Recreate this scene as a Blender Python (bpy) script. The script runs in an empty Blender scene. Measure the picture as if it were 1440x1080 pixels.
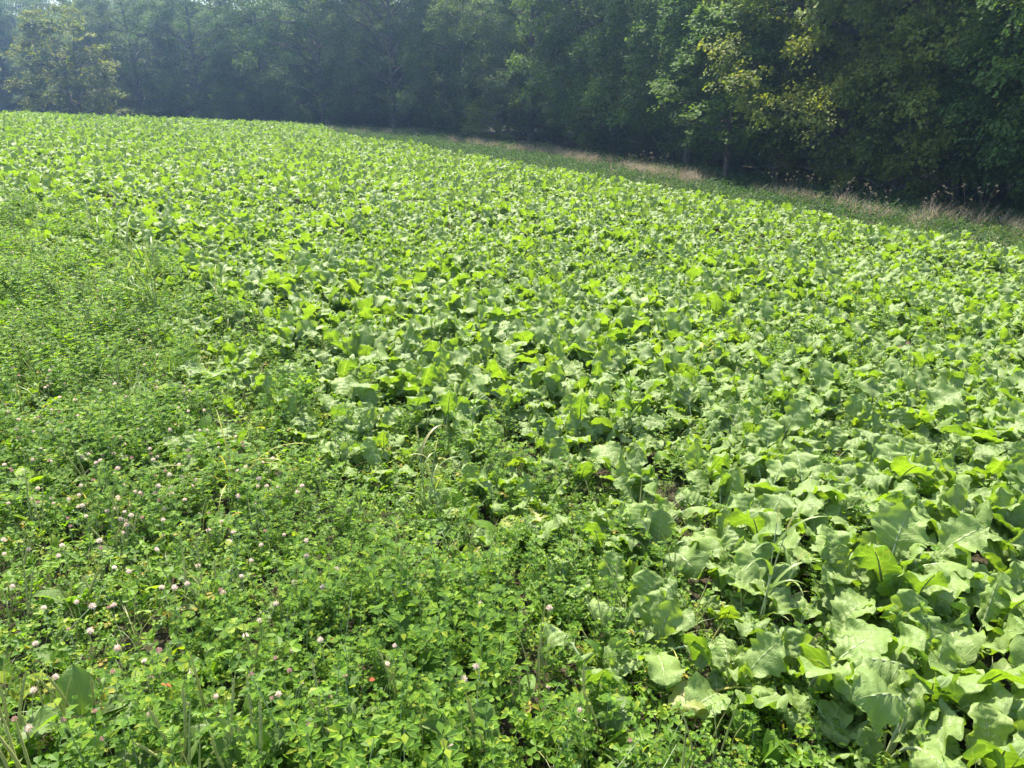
import bpy, math, random
import numpy as np
from mathutils import Vector, Euler, Matrix

random.seed(7)
S = bpy.context.scene
COL = S.collection

# ------------------------------------------------------------------ terrain
def ground(x, y):
    x = np.asarray(x, dtype=float); y = np.asarray(y, dtype=float)
    xs = 55 * np.tanh(x / 55); ys = 90 * np.tanh(y / 90)
    z = -0.07 * xs - 0.045 * ys
    s = np.clip(y - (60 + x * 1.0), 0, 15)          # the field rolls over a crest on the far left
    s = np.where(x < 4, s, 0) * np.clip((4 - x) / 12, 0, 1)
    z = z - 0.011 * s ** 2
    z = z + 0.03 * np.sin(x * 0.9 + 1.3) * np.sin(y * 0.7) + 0.015 * np.sin(x * 2.3 + y * 1.7)
    return z

# ------------------------------------------------------------------ camera, sky, sun, exposure
CAM_Z = float(ground(0, 0)) + 1.62
PITCH = math.radians(21.6)
FPX = 1088.0
cam_d = bpy.data.cameras.new('camera')
cam_d.sensor_width = 36; cam_d.lens = 36 * FPX / 1440
cam_d.clip_start = 0.05; cam_d.clip_end = 2000
cam = bpy.data.objects.new('camera', cam_d); COL.objects.link(cam)
cam.location = (0, 0, CAM_Z); cam.rotation_euler = (math.pi / 2 - PITCH, 0, 0)
S.camera = cam

SUN_AZ = math.radians(-15)      # measured from straight ahead, negative = left
SUN_EL = math.radians(57)
W = bpy.data.worlds.new('World'); S.world = W; W.use_nodes = True
wn = W.node_tree.nodes; wn.clear()
sky = wn.new('ShaderNodeTexSky'); sky.sky_type = 'NISHITA'; sky.sun_disc = False
sky.sun_elevation = SUN_EL; sky.sun_rotation = SUN_AZ
sky.air_density = 1.0; sky.dust_density = 2.0
bg = wn.new('ShaderNodeBackground'); bg.inputs['Strength'].default_value = 0.14
wo = wn.new('ShaderNodeOutputWorld')
W.node_tree.links.new(sky.outputs[0], bg.inputs[0]); W.node_tree.links.new(bg.outputs[0], wo.inputs[0])
sd = bpy.data.lights.new('sun', 'SUN'); sd.energy = 4.9; sd.angle = math.radians(0.6); sd.color = (1.0, 0.93, 0.78)
sun = bpy.data.objects.new('sun', sd); COL.objects.link(sun)
sdir = Vector((math.sin(SUN_AZ) * math.cos(SUN_EL), math.cos(SUN_AZ) * math.cos(SUN_EL), math.sin(SUN_EL)))
sun.rotation_euler = sdir.to_track_quat('Z', 'Y').to_euler()
sun.location = (-20, 30, 40)
S.view_settings.view_transform = 'Standard'; S.view_settings.look = 'None'
S.view_settings.gamma = 1; S.view_settings.use_curve_mapping = False
S.view_settings.exposure = 1.62
try:
    S.cycles.use_denoising = True; S.cycles.denoiser = 'OPENIMAGEDENOISE'
    S.cycles.max_bounces = 6; S.cycles.diffuse_bounces = 3; S.cycles.glossy_bounces = 2
    S.cycles.transmission_bounces = 4; S.cycles.volume_bounces = 0
    S.cycles.use_adaptive_sampling = True; S.cycles.adaptive_threshold = 0.02
    S.cycles.sample_clamp_indirect = 6
except Exception: pass

def at(px, py, h=0.0):
    """where the view ray through a point of the photograph meets the ground raised by h"""
    u = (px - 720) / FPX; v = (540 - py) / FPX
    c, s = math.cos(PITCH), math.sin(PITCH)
    d = (u, c + s * v, -s + c * v)
    t = 0.5
    while t < 90:
        x, y, z = d[0] * t, d[1] * t, CAM_Z + d[2] * t
        if z <= float(ground(x, y)) + h: break
        t += 0.02 + t * 0.004
    return d[0] * t, d[1] * t

# ------------------------------------------------------------------ helpers
def tag(o, label=None, cat=None, group=None, kind=None):
    if label: o['label'] = label
    if cat: o['category'] = cat
    if group: o['group'] = group
    if kind: o['kind'] = kind
    return o

class MB:
    def __init__(s): s.V = []; s.n = 0; s.F3 = []; s.F4 = []; s.m3 = []; s.m4 = []; s.r3 = []; s.r4 = []; s.UV = []
    def add(s, V, F, mat=0, uv=None, r=0.0):
        V = np.asarray(V, float); F = np.asarray(F, np.int64)
        s.V.append(V); s.UV.append(np.zeros((len(V), 2)) if uv is None else np.asarray(uv, float))
        F = F + s.n; s.n += len(V)
        rr = np.full(len(F), r) if np.isscalar(r) else np.asarray(r, float)
        if F.shape[1] == 3: s.F3.append(F); s.m3.append(np.full(len(F), mat)); s.r3.append(rr)
        else: s.F4.append(F); s.m4.append(np.full(len(F), mat)); s.r4.append(rr)
    def build(s, name, mats, smooth=True):
        V = np.concatenate(s.V); UV = np.concatenate(s.UV)
        F3 = np.concatenate(s.F3) if s.F3 else np.zeros((0, 3), np.int64)
        F4 = np.concatenate(s.F4) if s.F4 else np.zeros((0, 4), np.int64)
        me = bpy.data.meshes.new(name)
        me.vertices.add(len(V)); me.vertices.foreach_set('co', V.ravel().astype(np.float32))
        L = np.concatenate([F3.ravel(), F4.ravel()])
        me.loops.add(len(L)); me.loops.foreach_set('vertex_index', L.astype(np.int32))
        n3, n4 = len(F3), len(F4)
        me.polygons.add(n3 + n4)
        st = np.concatenate([np.arange(n3) * 3, n3 * 3 + np.arange(n4) * 4])
        me.polygons.foreach_set('loop_start', st.astype(np.int32))
        mi = np.concatenate(s.m3 + s.m4) if (s.m3 or s.m4) else []
        me.polygons.foreach_set('material_index', mi.astype(np.int32))
        me.polygons.foreach_set('use_smooth', np.full(n3 + n4, smooth))
        ul = me.uv_layers.new(name='UVMap'); ul.data.foreach_set('uv', UV[L].ravel().astype(np.float32))
        a = me.attributes.new('r', 'FLOAT', 'FACE')
        a.data.foreach_set('value', np.concatenate(s.r3 + s.r4).astype(np.float32))
        for m in mats: me.materials.append(m)
        me.update(calc_edges=True); me.validate()
        return me

def obj(name, me, parent=None, loc=(0, 0, 0), rot=(0, 0, 0), scale=1.0):
    o = bpy.data.objects.new(name, me); COL.objects.link(o)
    o.location = loc; o.rotation_euler = rot
    o.scale = (scale,) * 3 if np.isscalar(scale) else scale
    if parent is not None: o.parent = parent
    return o

def empty(name, loc, rz=0.0, scale=1.0):
    o = bpy.data.objects.new(name, None); COL.objects.link(o); o.empty_display_size = 0.1
    o.location = loc; o.rotation_euler = (0, 0, rz); o.scale = (scale,) * 3
    return o

def tube(mb, P, R, k=5, mat=0, r=0.0, cap=True):
    P = np.asarray(P, float); n = len(P); R = np.broadcast_to(R, (n,))
    T = np.gradient(P, axis=0); T /= np.linalg.norm(T, axis=1)[:, None] + 1e-9
    ref = np.where(np.abs(T[:, 2:3]) > 0.9, np.array([[1., 0, 0]]), np.array([[0, 0, 1.]]))
    A = np.cross(T, ref); A /= np.linalg.norm(A, axis=1)[:, None] + 1e-9
    # keep the frame from flipping
    for i in range(1, n):
        a = A[i - 1] - T[i] * np.dot(A[i - 1], T[i]); A[i] = a / (np.linalg.norm(a) + 1e-9)
    B = np.cross(T, A)
    ang = np.arange(k) * 2 * math.pi / k
    V = P[:, None, :] + R[:, None, None] * (np.cos(ang)[None, :, None] * A[:, None, :] + np.sin(ang)[None, :, None] * B[:, None, :])
    V = V.reshape(-1, 3)
    i = np.arange(n - 1)[:, None] * k; j = np.arange(k)[None, :]; j2 = (j + 1) % k
    F = np.stack([i + j, i + j2, i + k + j2, i + k + j], -1).reshape(-1, 4)
    uv = np.stack([np.tile(ang / 6.283, n), np.repeat(np.linspace(0, 1, n), k)], -1)
    mb.add(V, F, mat, uv, r)

def ribbon(mb, P, w, side, mat=0, r=0.0, fold=0.25):
    """grass blade: folded strip along P with half widths w; side = horizontal side vector"""
    P = np.asarray(P, float); n = len(P); side = np.asarray(side, float)
    T = np.gradient(P, axis=0); T /= np.linalg.norm(T, axis=1)[:, None] + 1e-9
    N = np.cross(T, side); N /= np.linalg.norm(N, axis=1)[:, None] + 1e-9
    w = np.asarray(w, float)[:, None]
    V = np.stack([P - side * w + N * w * fold, P, P + side * w + N * w * fold], 1).reshape(-1, 3)
    i = np.arange(n - 1) * 3
    F = np.concatenate([np.stack([i, i + 1, i + 4, i + 3], -1), np.stack([i + 1, i + 2, i + 5, i + 4], -1)])
    t = np.linspace(0, 1, n)
    uv = np.stack([np.tile([0, .5, 1], n), np.repeat(t, 3)], -1)
    mb.add(V, F, mat, uv, r)

def rotz(V, a):
    c, s = math.cos(a), math.sin(a); V = np.asarray(V)
    return np.stack([V[..., 0] * c - V[..., 1] * s, V[..., 0] * s + V[..., 1] * c, V[..., 2]], -1)

# ------------------------------------------------------------------ materials
def nodes(m):
    m.use_nodes = True; nt = m.node_tree; nt.nodes.clear(); return nt, nt.nodes, nt.links

def leaf_mat(name, cols, trans, rough=0.45, spec=0.5, tmix=0.38, veins=None, vcol=(0.25, 0.34, 0.14), bump=0.25, nscale=14.0, under=None, sheen=0.0):
    m = bpy.data.materials.new(name); nt, N, L = nodes(m)
    oi = N.new('ShaderNodeObjectInfo'); at_ = N.new('ShaderNodeAttribute'); at_.attribute_name = 'r'
    mul = N.new('ShaderNodeMath'); mul.operation = 'MULTIPLY_ADD'; mul.inputs[1].default_value = 7.31
    L.new(oi.outputs['Random'], mul.inputs[0]); L.new(at_.outputs['Fac'], mul.inputs[2])
    fr = N.new('ShaderNodeMath'); fr.operation = 'FRACT'; L.new(mul.outputs[0], fr.inputs[0])
    cr = N.new('ShaderNodeValToRGB'); e = cr.color_ramp.elements
    while len(e) < len(cols): e.new(0.5)
    for i, c in enumerate(cols):
        e[i].position = c[0]; e[i].color = (*c[1], 1)
    L.new(fr.outputs[0], cr.inputs[0])
    tc = N.new('ShaderNodeTexCoord')
    no = N.new('ShaderNodeTexNoise'); no.inputs['Scale'].default_value = nscale; no.inputs['Detail'].default_value = 3
    L.new(tc.outputs['Object'], no.inputs['Vector'])
    mr = N.new('ShaderNodeMapRange'); mr.inputs[1].default_value = 0.3; mr.inputs[2].default_value = 0.7
    mr.inputs[3].default_value = 0.80; mr.inputs[4].default_value = 1.20
    L.new(no.outputs[0], mr.inputs[0])
    vm = N.new('ShaderNodeVectorMath'); vm.operation = 'SCALE'
    L.new(cr.outputs[0], vm.inputs[0]); L.new(mr.outputs[0], vm.inputs['Scale'])
    colour = vm.outputs[0]; height = no.outputs[0]
    if veins:
        uv = N.new('ShaderNodeUVMap'); sx = N.new('ShaderNodeSeparateXYZ'); L.new(uv.outputs[0], sx.inputs[0])
        def M(op, a, b=None, c=None):
            n = N.new('ShaderNodeMath'); n.operation = op
            for k, v in enumerate((a, b, c)):
                if v is None: continue
                if isinstance(v, (int, float)): n.inputs[k].default_value = v
                else: L.new(v, n.inputs[k])
            return n.outputs[0]
        ax = M('ABSOLUTE', M('SUBTRACT', sx.outputs[0], 0.5))        # 0..0.5 from the midrib
        mid = M('SUBTRACT', 1.0, M('SMOOTH_MIN', 1.0, M('DIVIDE', ax, M('SUBTRACT', 0.045, M('MULTIPLY', sx.outputs[1], 0.03))), 0.1))
        mid = M('MAXIMUM', mid, 0.0)
        if veins == 'pinnate':
            ph = M('MULTIPLY', M('SUBTRACT', sx.outputs[1], M('MULTIPLY', M('POWER', ax, 1.25), 0.95)), 6.5)
            ph = M('ADD', ph, M('MULTIPLY', M('GREATER_THAN', sx.outputs[0], 0.5), 0.4))
            w = 0.075
        else:                                                          # parallel veins that follow the margin
            ph = M('MULTIPLY', ax, 7.0); w = 0.10
        tri = M('ABSOLUTE', M('SUBTRACT', M('FRACT', ph), 0.5))
        side = M('SUBTRACT', 1.0, M('MINIMUM', 1.0, M('DIVIDE', tri, w)))
        side = M('MULTIPLY', side, 0.55 if veins == 'pinnate' else 0.35)
        vein = M('MAXIMUM', mid, side)
        mx = N.new('ShaderNodeMix'); mx.data_type = 'RGBA'
        L.new(M('MULTIPLY', vein, 0.75), mx.inputs[0]); L.new(colour, mx.inputs[6]); mx.inputs[7].default_value = (*vcol, 1)
        colour = mx.outputs[2]
        vo = N.new('ShaderNodeTexVoronoi'); vo.feature = 'DISTANCE_TO_EDGE'; vo.inputs['Scale'].default_value = 75
        L.new(tc.outputs['Object'], vo.inputs['Vector'])
        net = M('MINIMUM', M('MULTIPLY', vo.outputs['Distance'], 5.0), 1.0)
        sp = N.new('ShaderNodeTexNoise'); sp.inputs['Scale'].default_value = 55; sp.inputs['Detail'].default_value = 2
        ov = N.new('ShaderNodeVectorMath'); ov.operation = 'ADD'; L.new(tc.outputs['Object'], ov.inputs[0]); L.new(oi.outputs['Location'], ov.inputs[1])
        L.new(ov.outputs[0], sp.inputs['Vector'])
        mrs = N.new('ShaderNodeMapRange'); mrs.inputs[1].default_value = .68; mrs.inputs[2].default_value = .74; L.new(sp.outputs[0], mrs.inputs[0])
        ms_ = N.new('ShaderNodeMix'); ms_.data_type = 'RGBA'; L.new(M('MULTIPLY', mrs.outputs[0], .6), ms_.inputs[0]); L.new(colour, ms_.inputs[6]); ms_.inputs[7].default_value = (.30, .24, .08, 1)
        colour = ms_.outputs[2]
        height = M('ADD', M('ADD', M('MULTIPLY', no.outputs[0], 0.6), M('MULTIPLY', net, 0.22)), M('MULTIPLY', vein, -0.8))
    if under:
        ge = N.new('ShaderNodeNewGeometry'); mu = N.new('ShaderNodeMix'); mu.data_type = 'RGBA'
        L.new(ge.outputs['Backfacing'], mu.inputs[0]); L.new(colour, mu.inputs[6])
        mu2 = N.new('ShaderNodeMix'); mu2.data_type = 'RGBA'; mu2.inputs[0].default_value = 0.6
        L.new(colour, mu2.inputs[6]); mu2.inputs[7].default_value = (*under, 1)
        L.new(mu2.outputs[2], mu.inputs[7]); colour = mu.outputs[2]
    pb = N.new('ShaderNodeBsdfPrincipled'); L.new(colour, pb.inputs['Base Color'])
    pb.inputs['Roughness'].default_value = rough; pb.inputs['Specular IOR Level'].default_value = spec
    if sheen: pb.inputs['Sheen Weight'].default_value = sheen
    tr = N.new('ShaderNodeBsdfTranslucent')
    tm = N.new('ShaderNodeMix'); tm.data_type = 'RGBA'; tm.blend_type = 'MULTIPLY'; tm.inputs[0].default_value = 1
    L.new(colour, tm.inputs[6]); tm.inputs[7].default_value = (*trans, 1); tm.clamp_result = False
    L.new(tm.outputs[2], tr.inputs[0])
    if bump:
        bp = N.new('ShaderNodeBump'); bp.inputs['Strength'].default_value = bump; bp.inputs['Distance'].default_value = 0.004
        L.new(height, bp.inputs['Height']); L.new(bp.outputs[0], pb.inputs['Normal'])
    ms = N.new('ShaderNodeMixShader'); ms.inputs[0].default_value = tmix
    L.new(pb.outputs[0], ms.inputs[1]); L.new(tr.outputs[0], ms.inputs[2])
    out = N.new('ShaderNodeOutputMaterial'); L.new(ms.outputs[0], out.inputs[0])
    return m

def plain_mat(name, c1, c2, scale=8.0, rough=0.8, bump=0.4, detail=6):
    m = bpy.data.materials.new(name); nt, N, L = nodes(m)
    tc = N.new('ShaderNodeTexCoord'); no = N.new('ShaderNodeTexNoise'); no.inputs['Scale'].default_value = scale; no.inputs['Detail'].default_value = detail
    L.new(tc.outputs['Object'], no.inputs['Vector'])
    cr = N.new('ShaderNodeValToRGB'); cr.color_ramp.elements[0].position = .35; cr.color_ramp.elements[1].position = .65
    cr.color_ramp.elements[0].color = (*c1, 1); cr.color_ramp.elements[1].color = (*c2, 1)
    L.new(no.outputs[0], cr.inputs[0])
    pb = N.new('ShaderNodeBsdfPrincipled'); L.new(cr.outputs[0], pb.inputs['Base Color']); pb.inputs['Roughness'].default_value = rough
    pb.inputs['Specular IOR Level'].default_value = .2
    bp = N.new('ShaderNodeBump'); bp.inputs['Strength'].default_value = bump; bp.inputs['Distance'].default_value = .02
    L.new(no.outputs[0], bp.inputs['Height']); L.new(bp.outputs[0], pb.inputs['Normal'])
    out = N.new('ShaderNodeOutputMaterial'); L.new(pb.outputs[0], out.inputs[0])
    return m

M_BR = leaf_mat('brassica_leaf', [(0, (.108, .188, .036)), (.35, (.144, .238, .036)), (.7, (.176, .280, .038)), (.9, (.122, .204, .044)), (1, (.195, .280, .036))],
                (1.62, 1.68, 0.4), rough=.52, spec=.34, tmix=.36, vcol=(.38, .44, .20), veins='pinnate', under=(.20, .27, .09), bump=.6, nscale=30)
M_BRY = leaf_mat('yellowing_leaf', [(0, (.20, .25, .05)), (1, (.27, .26, .07))], (1.8, 1.7, .6), rough=.5, tmix=.4, veins='pinnate')
M_STALK = leaf_mat('leaf_stalk', [(0, (.26, .34, .16)), (1, (.32, .38, .20))], (1.2, 1.2, .8), rough=.4, tmix=.12, bump=0)
M_CL = leaf_mat('clover_leaf', [(0, (.056, .122, .014)), (.45, (.100, .192, .014)), (.8, (.150, .258, .016)), (.95, (.205, .26, .018)), (1, (.30, .22, .04))],
                (1.9, 1.95, .5), rough=.55, spec=.28, tmix=.40, bump=0, nscale=40)
M_AL = leaf_mat('vetch_leaf', [(0, (.056, .122, .015)), (.5, (.096, .188, .016)), (.85, (.148, .248, .018)), (1, (.21, .26, .022))],
                (1.9, 1.95, .5), rough=.55, spec=.28, tmix=.40, bump=0, nscale=40)
M_PL = leaf_mat('plantain_leaf', [(0, (.085, .16, .025)), (.6, (.115, .20, .028)), (1, (.14, .23, .03))], (1.7, 1.9, .5), rough=.52, spec=.35, tmix=.38, veins='parallel', under=(.14, .20, .07), bump=.6, nscale=20)
M_GR = leaf_mat('grass_blade', [(0, (.10, .17, .03)), (.6, (.15, .22, .04)), (.9, (.2, .24, .07)), (1, (.34, .30, .14))], (1.7, 1.7, .7), rough=.45, tmix=.35, bump=0)
M_GY = leaf_mat('yellow_grass', [(0, (.30, .30, .04)), (.7, (.36, .32, .05)), (1, (.40, .26, .07))], (1.5, 1.5, .6), rough=.5, tmix=.35, bump=0)
M_DRY = leaf_mat('dry_grass', [(0, (.25, .20, .14)), (.6, (.33, .265, .195)), (1, (.42, .36, .28))], (1.2, 1.1, .9), rough=.7, spec=.2, tmix=.25, bump=0)
M_SEED = leaf_mat('seed_spike', [(0, (.30, .34, .10)), (1, (.42, .42, .15))], (1.3, 1.3, .7), rough=.7, tmix=.2, bump=0)
M_FLW = leaf_mat('clover_petal', [(0, (.76, .62, .56)), (.6, (.82, .74, .68)), (1, (.70, .50, .46))], (1.1, 1.02, .9), rough=.7, spec=.2, tmix=.45, bump=0)
M_FLP = leaf_mat('faded_petal', [(0, (.42, .22, .20)), (1, (.50, .33, .27))], (1.1, 1, .9), rough=.8, spec=.2, tmix=.2, bump=0)
M_YF = leaf_mat('yellow_petal', [(0, (.75, .62, .05)), (1, (.8, .7, .12))], (1.1, 1, .6), rough=.6, tmix=.3, bump=0)
M_RED = leaf_mat('red_leaf', [(0, (.42, .10, .04)), (1, (.45, .20, .06))], (1.3, 1, .6), rough=.5, tmix=.35, bump=0)
M_BARK = plain_mat('bark', (.07, .055, .045), (.16, .135, .11), 6, .9, .8)
M_BARKL = plain_mat('pale_bark', (.16, .14, .12), (.30, .27, .23), 6, .9, .8)
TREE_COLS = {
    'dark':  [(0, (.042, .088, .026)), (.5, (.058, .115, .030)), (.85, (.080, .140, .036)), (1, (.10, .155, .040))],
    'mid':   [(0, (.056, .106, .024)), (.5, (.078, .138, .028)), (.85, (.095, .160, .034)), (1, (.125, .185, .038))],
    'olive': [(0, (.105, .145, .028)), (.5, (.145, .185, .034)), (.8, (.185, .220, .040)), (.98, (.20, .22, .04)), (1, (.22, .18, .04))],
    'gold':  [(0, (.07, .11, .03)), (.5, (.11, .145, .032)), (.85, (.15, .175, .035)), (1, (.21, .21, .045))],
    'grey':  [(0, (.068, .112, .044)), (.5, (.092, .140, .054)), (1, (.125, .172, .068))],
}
M_TR = {k: leaf_mat('tree_leaf_' + k, v, (1.9, 1.9, .7), rough=.65, spec=.18, tmix=.32, bump=0, nscale=1.2) for k, v in TREE_COLS.items()}

# ground material: soil and moss in the field, leaf litter in the wood
def ground_mat():
    m = bpy.data.materials.new('soil'); nt, N, L = nodes(m)
    tc = N.new('ShaderNodeTexCoord')
    n1 = N.new('ShaderNodeTexNoise'); n1.inputs['Scale'].default_value = 3.5; n1.inputs['Detail'].default_value = 8; n1.inputs['Roughness'].default_value = .65
    n2 = N.new('ShaderNodeTexNoise'); n2.inputs['Scale'].default_value = 45; n2.inputs['Detail'].default_value = 4
    L.new(tc.outputs['Object'], n1.inputs['Vector']); L.new(tc.outputs['Object'], n2.inputs['Vector'])
    cr = N.new('ShaderNodeValToRGB'); e = cr.color_ramp.elements
    e[0].position = .3; e[0].color = (.035, .030, .020, 1); e[1].position = .7; e[1].color = (.040, .060, .018, 1)
    x = e.new(.5); x.color = (.055, .045, .028, 1)
    L.new(n1.outputs[0], cr.inputs[0])
    mx = N.new('ShaderNodeMix'); mx.data_type = 'RGBA'; mx.blend_type = 'MULTIPLY'; mx.inputs[0].default_value = .7
    c2 = N.new('ShaderNodeValToRGB'); c2.color_ramp.elements[0].position = .35; c2.color_ramp.elements[1].position = .6
    c2.color_ramp.elements[0].color = (.4, .4, .4, 1)
    L.new(n2.outputs[0], c2.inputs[0]); L.new(cr.outputs[0], mx.inputs[6]); L.new(c2.outputs[0], mx.inputs[7])
    pb = N.new('ShaderNodeBsdfPrincipled'); pb.inputs['Roughness'].default_value = .95; pb.inputs['Specular IOR Level'].default_value = .15
    L.new(mx.outputs[2], pb.inputs['Base Color'])
    bp = N.new('ShaderNodeBump'); bp.inputs['Strength'].default_value = .8; bp.inputs['Distance'].default_value = .03
    L.new(n2.outputs[0], bp.inputs['Height']); L.new(bp.outputs[0], pb.inputs['Normal'])
    out = N.new('ShaderNodeOutputMaterial'); L.new(pb.outputs[0], out.inputs[0])
    return m

# ------------------------------------------------------------------ ground sheet
def axis(n, a, lim):
    t = np.linspace(-1, 1, n); return np.sinh(t * a) / np.sinh(a) * lim
gx = axis(221, 4.5, 300); gy = axis(221, 4.5, 300) + 6
GX, GY = np.meshgrid(gx, gy)
V = np.stack([GX.ravel(), GY.ravel(), ground(GX.ravel(), GY.ravel())], -1)
n = 221
i = (np.arange(n - 1)[:, None] * n + np.arange(n - 1)[None, :]).ravel()
mb = MB(); mb.add(V, np.stack([i, i + 1, i + n + 1, i + n], -1))
tag(obj('ground', mb.build('ground', [ground_mat()])), kind='structure')

# ------------------------------------------------------------------ layout lines on the ground
# border between clover and brassica, from near to far
B_EDGE = [at(1060, 1075, .05), at(970, 1015, .05), at(850, 965, .05), at(770, 880, .05), at(700, 800, .05), at(640, 735, .05), at(560, 692, .05),
          at(440, 655, .05), at(362, 615, .05), at(308, 548, .05), at(215, 445, .05), at(125, 385, .05), at(40, 335, .05), at(-40, 312, .05), at(-160, 285, .05)]
B_EDGE = [(B_EDGE[0][0] + .25, -.6), (B_EDGE[0][0] + .1, .6)] + B_EDGE + [(-16, 17), (-30, 28)]
be = np.array(B_EDGE)
# outer border of the brassica field, towards the wood
F_EDGE = np.array([(30, -14), (16, 3.5), at(1440, 341, .3), at(1320, 319, .3), at(1200, 299, .3), at(1080, 281, .3), at(960, 263, .3), at(763, 230, .3), at(580, 199, .3), at(480, 187, .3), (-14, 57), (-24, 72)])
def side_of(poly, x, y):
    """signed distance to a polyline; positive = right of its direction"""
    x = np.asarray(x, float); y = np.asarray(y, float)
    best = np.full(x.shape, 1e9); sg = np.zeros(x.shape)
    for (x0, y0), (x1, y1) in zip(poly[:-1], poly[1:]):
        dx, dy = x1 - x0, y1 - y0; l2 = dx * dx + dy * dy
        t = np.clip(((x - x0) * dx + (y - y0) * dy) / l2, 0, 1)
        px, py = x0 + t * dx, y0 + t * dy
        d = np.hypot(x - px, y - py)
        s = np.sign((x - x0) * dy - (y - y0) * dx)
        upd = d < best - 1e-9
        best = np.where(upd, d, best); sg = np.where(upd, s, sg)
    return best * sg
def in_view(x, y, margin=0.06, back=0.0):
    c, s = math.cos(PITCH), math.sin(PITCH)
    z = ground(x, y) + .15 - CAM_Z
    dep = y * c - z * s; upc = y * s + z * c
    dep = np.maximum(dep, 1e-3)
    return (np.abs(x) / dep < 720 / FPX + margin) & (upc / dep > -540 / FPX - margin - .12) & (y > 0.3)

def jitter_grid(x0, x1, y0, y1, step, rng):
    xs = np.arange(x0, x1, step); ys = np.arange(y0, y1, step)
    X, Y = np.meshgrid(xs, ys); X = X.ravel() + rng.uniform(-.5, .5, X.size) * step; Y = Y.ravel() + rng.uniform(-.5, .5, Y.size) * step
    return X, Y
def vnoise(x, y, f, ph=0.0):
    return (np.sin(x * f + ph) * np.cos(y * f * 1.13 + ph * 2) + .6 * np.sin(x * f * 2.1 - y * f * 1.7 + ph * 3) + .4 * np.cos(x * f * 3.9 + y * f * 3.1 + ph)) / 2

# ------------------------------------------------------------------ scatter of stuff (uncountable cover)
def scatter(name, meshes, X, Y, rng, smin=.8, smax=1.2, tilt=.15, zoff=0.0, scl=None, variants=None, rots=None, Z=None):
    col = bpy.data.collections.new(name + '_kinds')
    for k, me in enumerate(meshes):
        col.objects.link(bpy.data.objects.new('%s_kind_%02d' % (name, k), me))
    n = len(X)
    me = bpy.data.meshes.new(name)
    me.vertices.add(n)
    if Z is None: Z = ground(X, Y) + zoff
    me.vertices.foreach_set('co', np.stack([X, Y, Z], -1).ravel().astype(np.float32))
    if rots is None:
        rots = np.stack([rng.normal(0, tilt, n), rng.normal(0, tilt, n), rng.uniform(0, 6.283, n)], -1)
    a = me.attributes.new('rot', 'FLOAT_VECTOR', 'POINT'); a.data.foreach_set('vector', rots.ravel().astype(np.float32))
    sc = rng.uniform(smin, smax, n) if scl is None else scl
    a = me.attributes.new('scl', 'FLOAT', 'POINT'); a.data.foreach_set('value', np.asarray(sc, np.float32))
    v = rng.integers(0, len(meshes), n) if variants is None else variants
    a = me.attributes.new('vid', 'INT', 'POINT'); a.data.foreach_set('value', np.asarray(v, np.int32))
    o = bpy.data.objects.new(name, me); COL.objects.link(o)
    ng = bpy.data.node_groups.new(name, 'GeometryNodeTree')
    ng.interface.new_socket('Geometry', in_out='INPUT', socket_type='NodeSocketGeometry')
    ng.interface.new_socket('Geometry', in_out='OUTPUT', socket_type='NodeSocketGeometry')
    N, L = ng.nodes, ng.links
    gi = N.new('NodeGroupInput'); go = N.new('NodeGroupOutput')
    ci = N.new('GeometryNodeCollectionInfo'); ci.inputs['Collection'].default_value = col
    ci.inputs['Separate Children'].default_value = True; ci.inputs['Reset Children'].default_value = True
    ip = N.new('GeometryNodeInstanceOnPoints'); ip.inputs['Pick Instance'].default_value = True
    def na(nm, dt):
        q = N.new('GeometryNodeInputNamedAttribute'); q.data_type = dt; q.inputs['Name'].default_value = nm; return q.outputs['Attribute']
    e2r = N.new('FunctionNodeEulerToRotation')
    L.new(na('rot', 'FLOAT_VECTOR'), e2r.inputs[0])
    L.new(gi.outputs[0], ip.inputs['Points']); L.new(ci.outputs[0], ip.inputs['Instance'])
    L.new(na('vid', 'INT'), ip.inputs['Instance Index']); L.new(e2r.outputs[0], ip.inputs['Rotation'])
    L.new(na('scl', 'FLOAT'), ip.inputs['Scale']); L.new(ip.outputs[0], go.inputs[0])
    md = o.modifiers.new('scatter', 'NODES'); md.node_group = ng
    return o

# ------------------------------------------------------------------ brassica leaf
def leaf_params(rng, droop=None):
    p = dict(W=rng.uniform(.044, .072), th0=rng.uniform(1.1, 1.5), th1=rng.uniform(-.75, 1.1), Lp=rng.uniform(.10, .19), Lb=rng.uniform(.11, .18),
             fold=rng.uniform(-.6, .5), A=rng.uniform(.008, .022), k=rng.uniform(1.6, 3.2), ph=rng.uniform(0, 6.28, 4), tw=rng.normal(0, .45),
             nt=int(rng.integers(3, 7)), ta=rng.uniform(.07, .15), lobe=rng.uniform(.1, .8), lat=rng.normal(0, .25))
    return p

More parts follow.
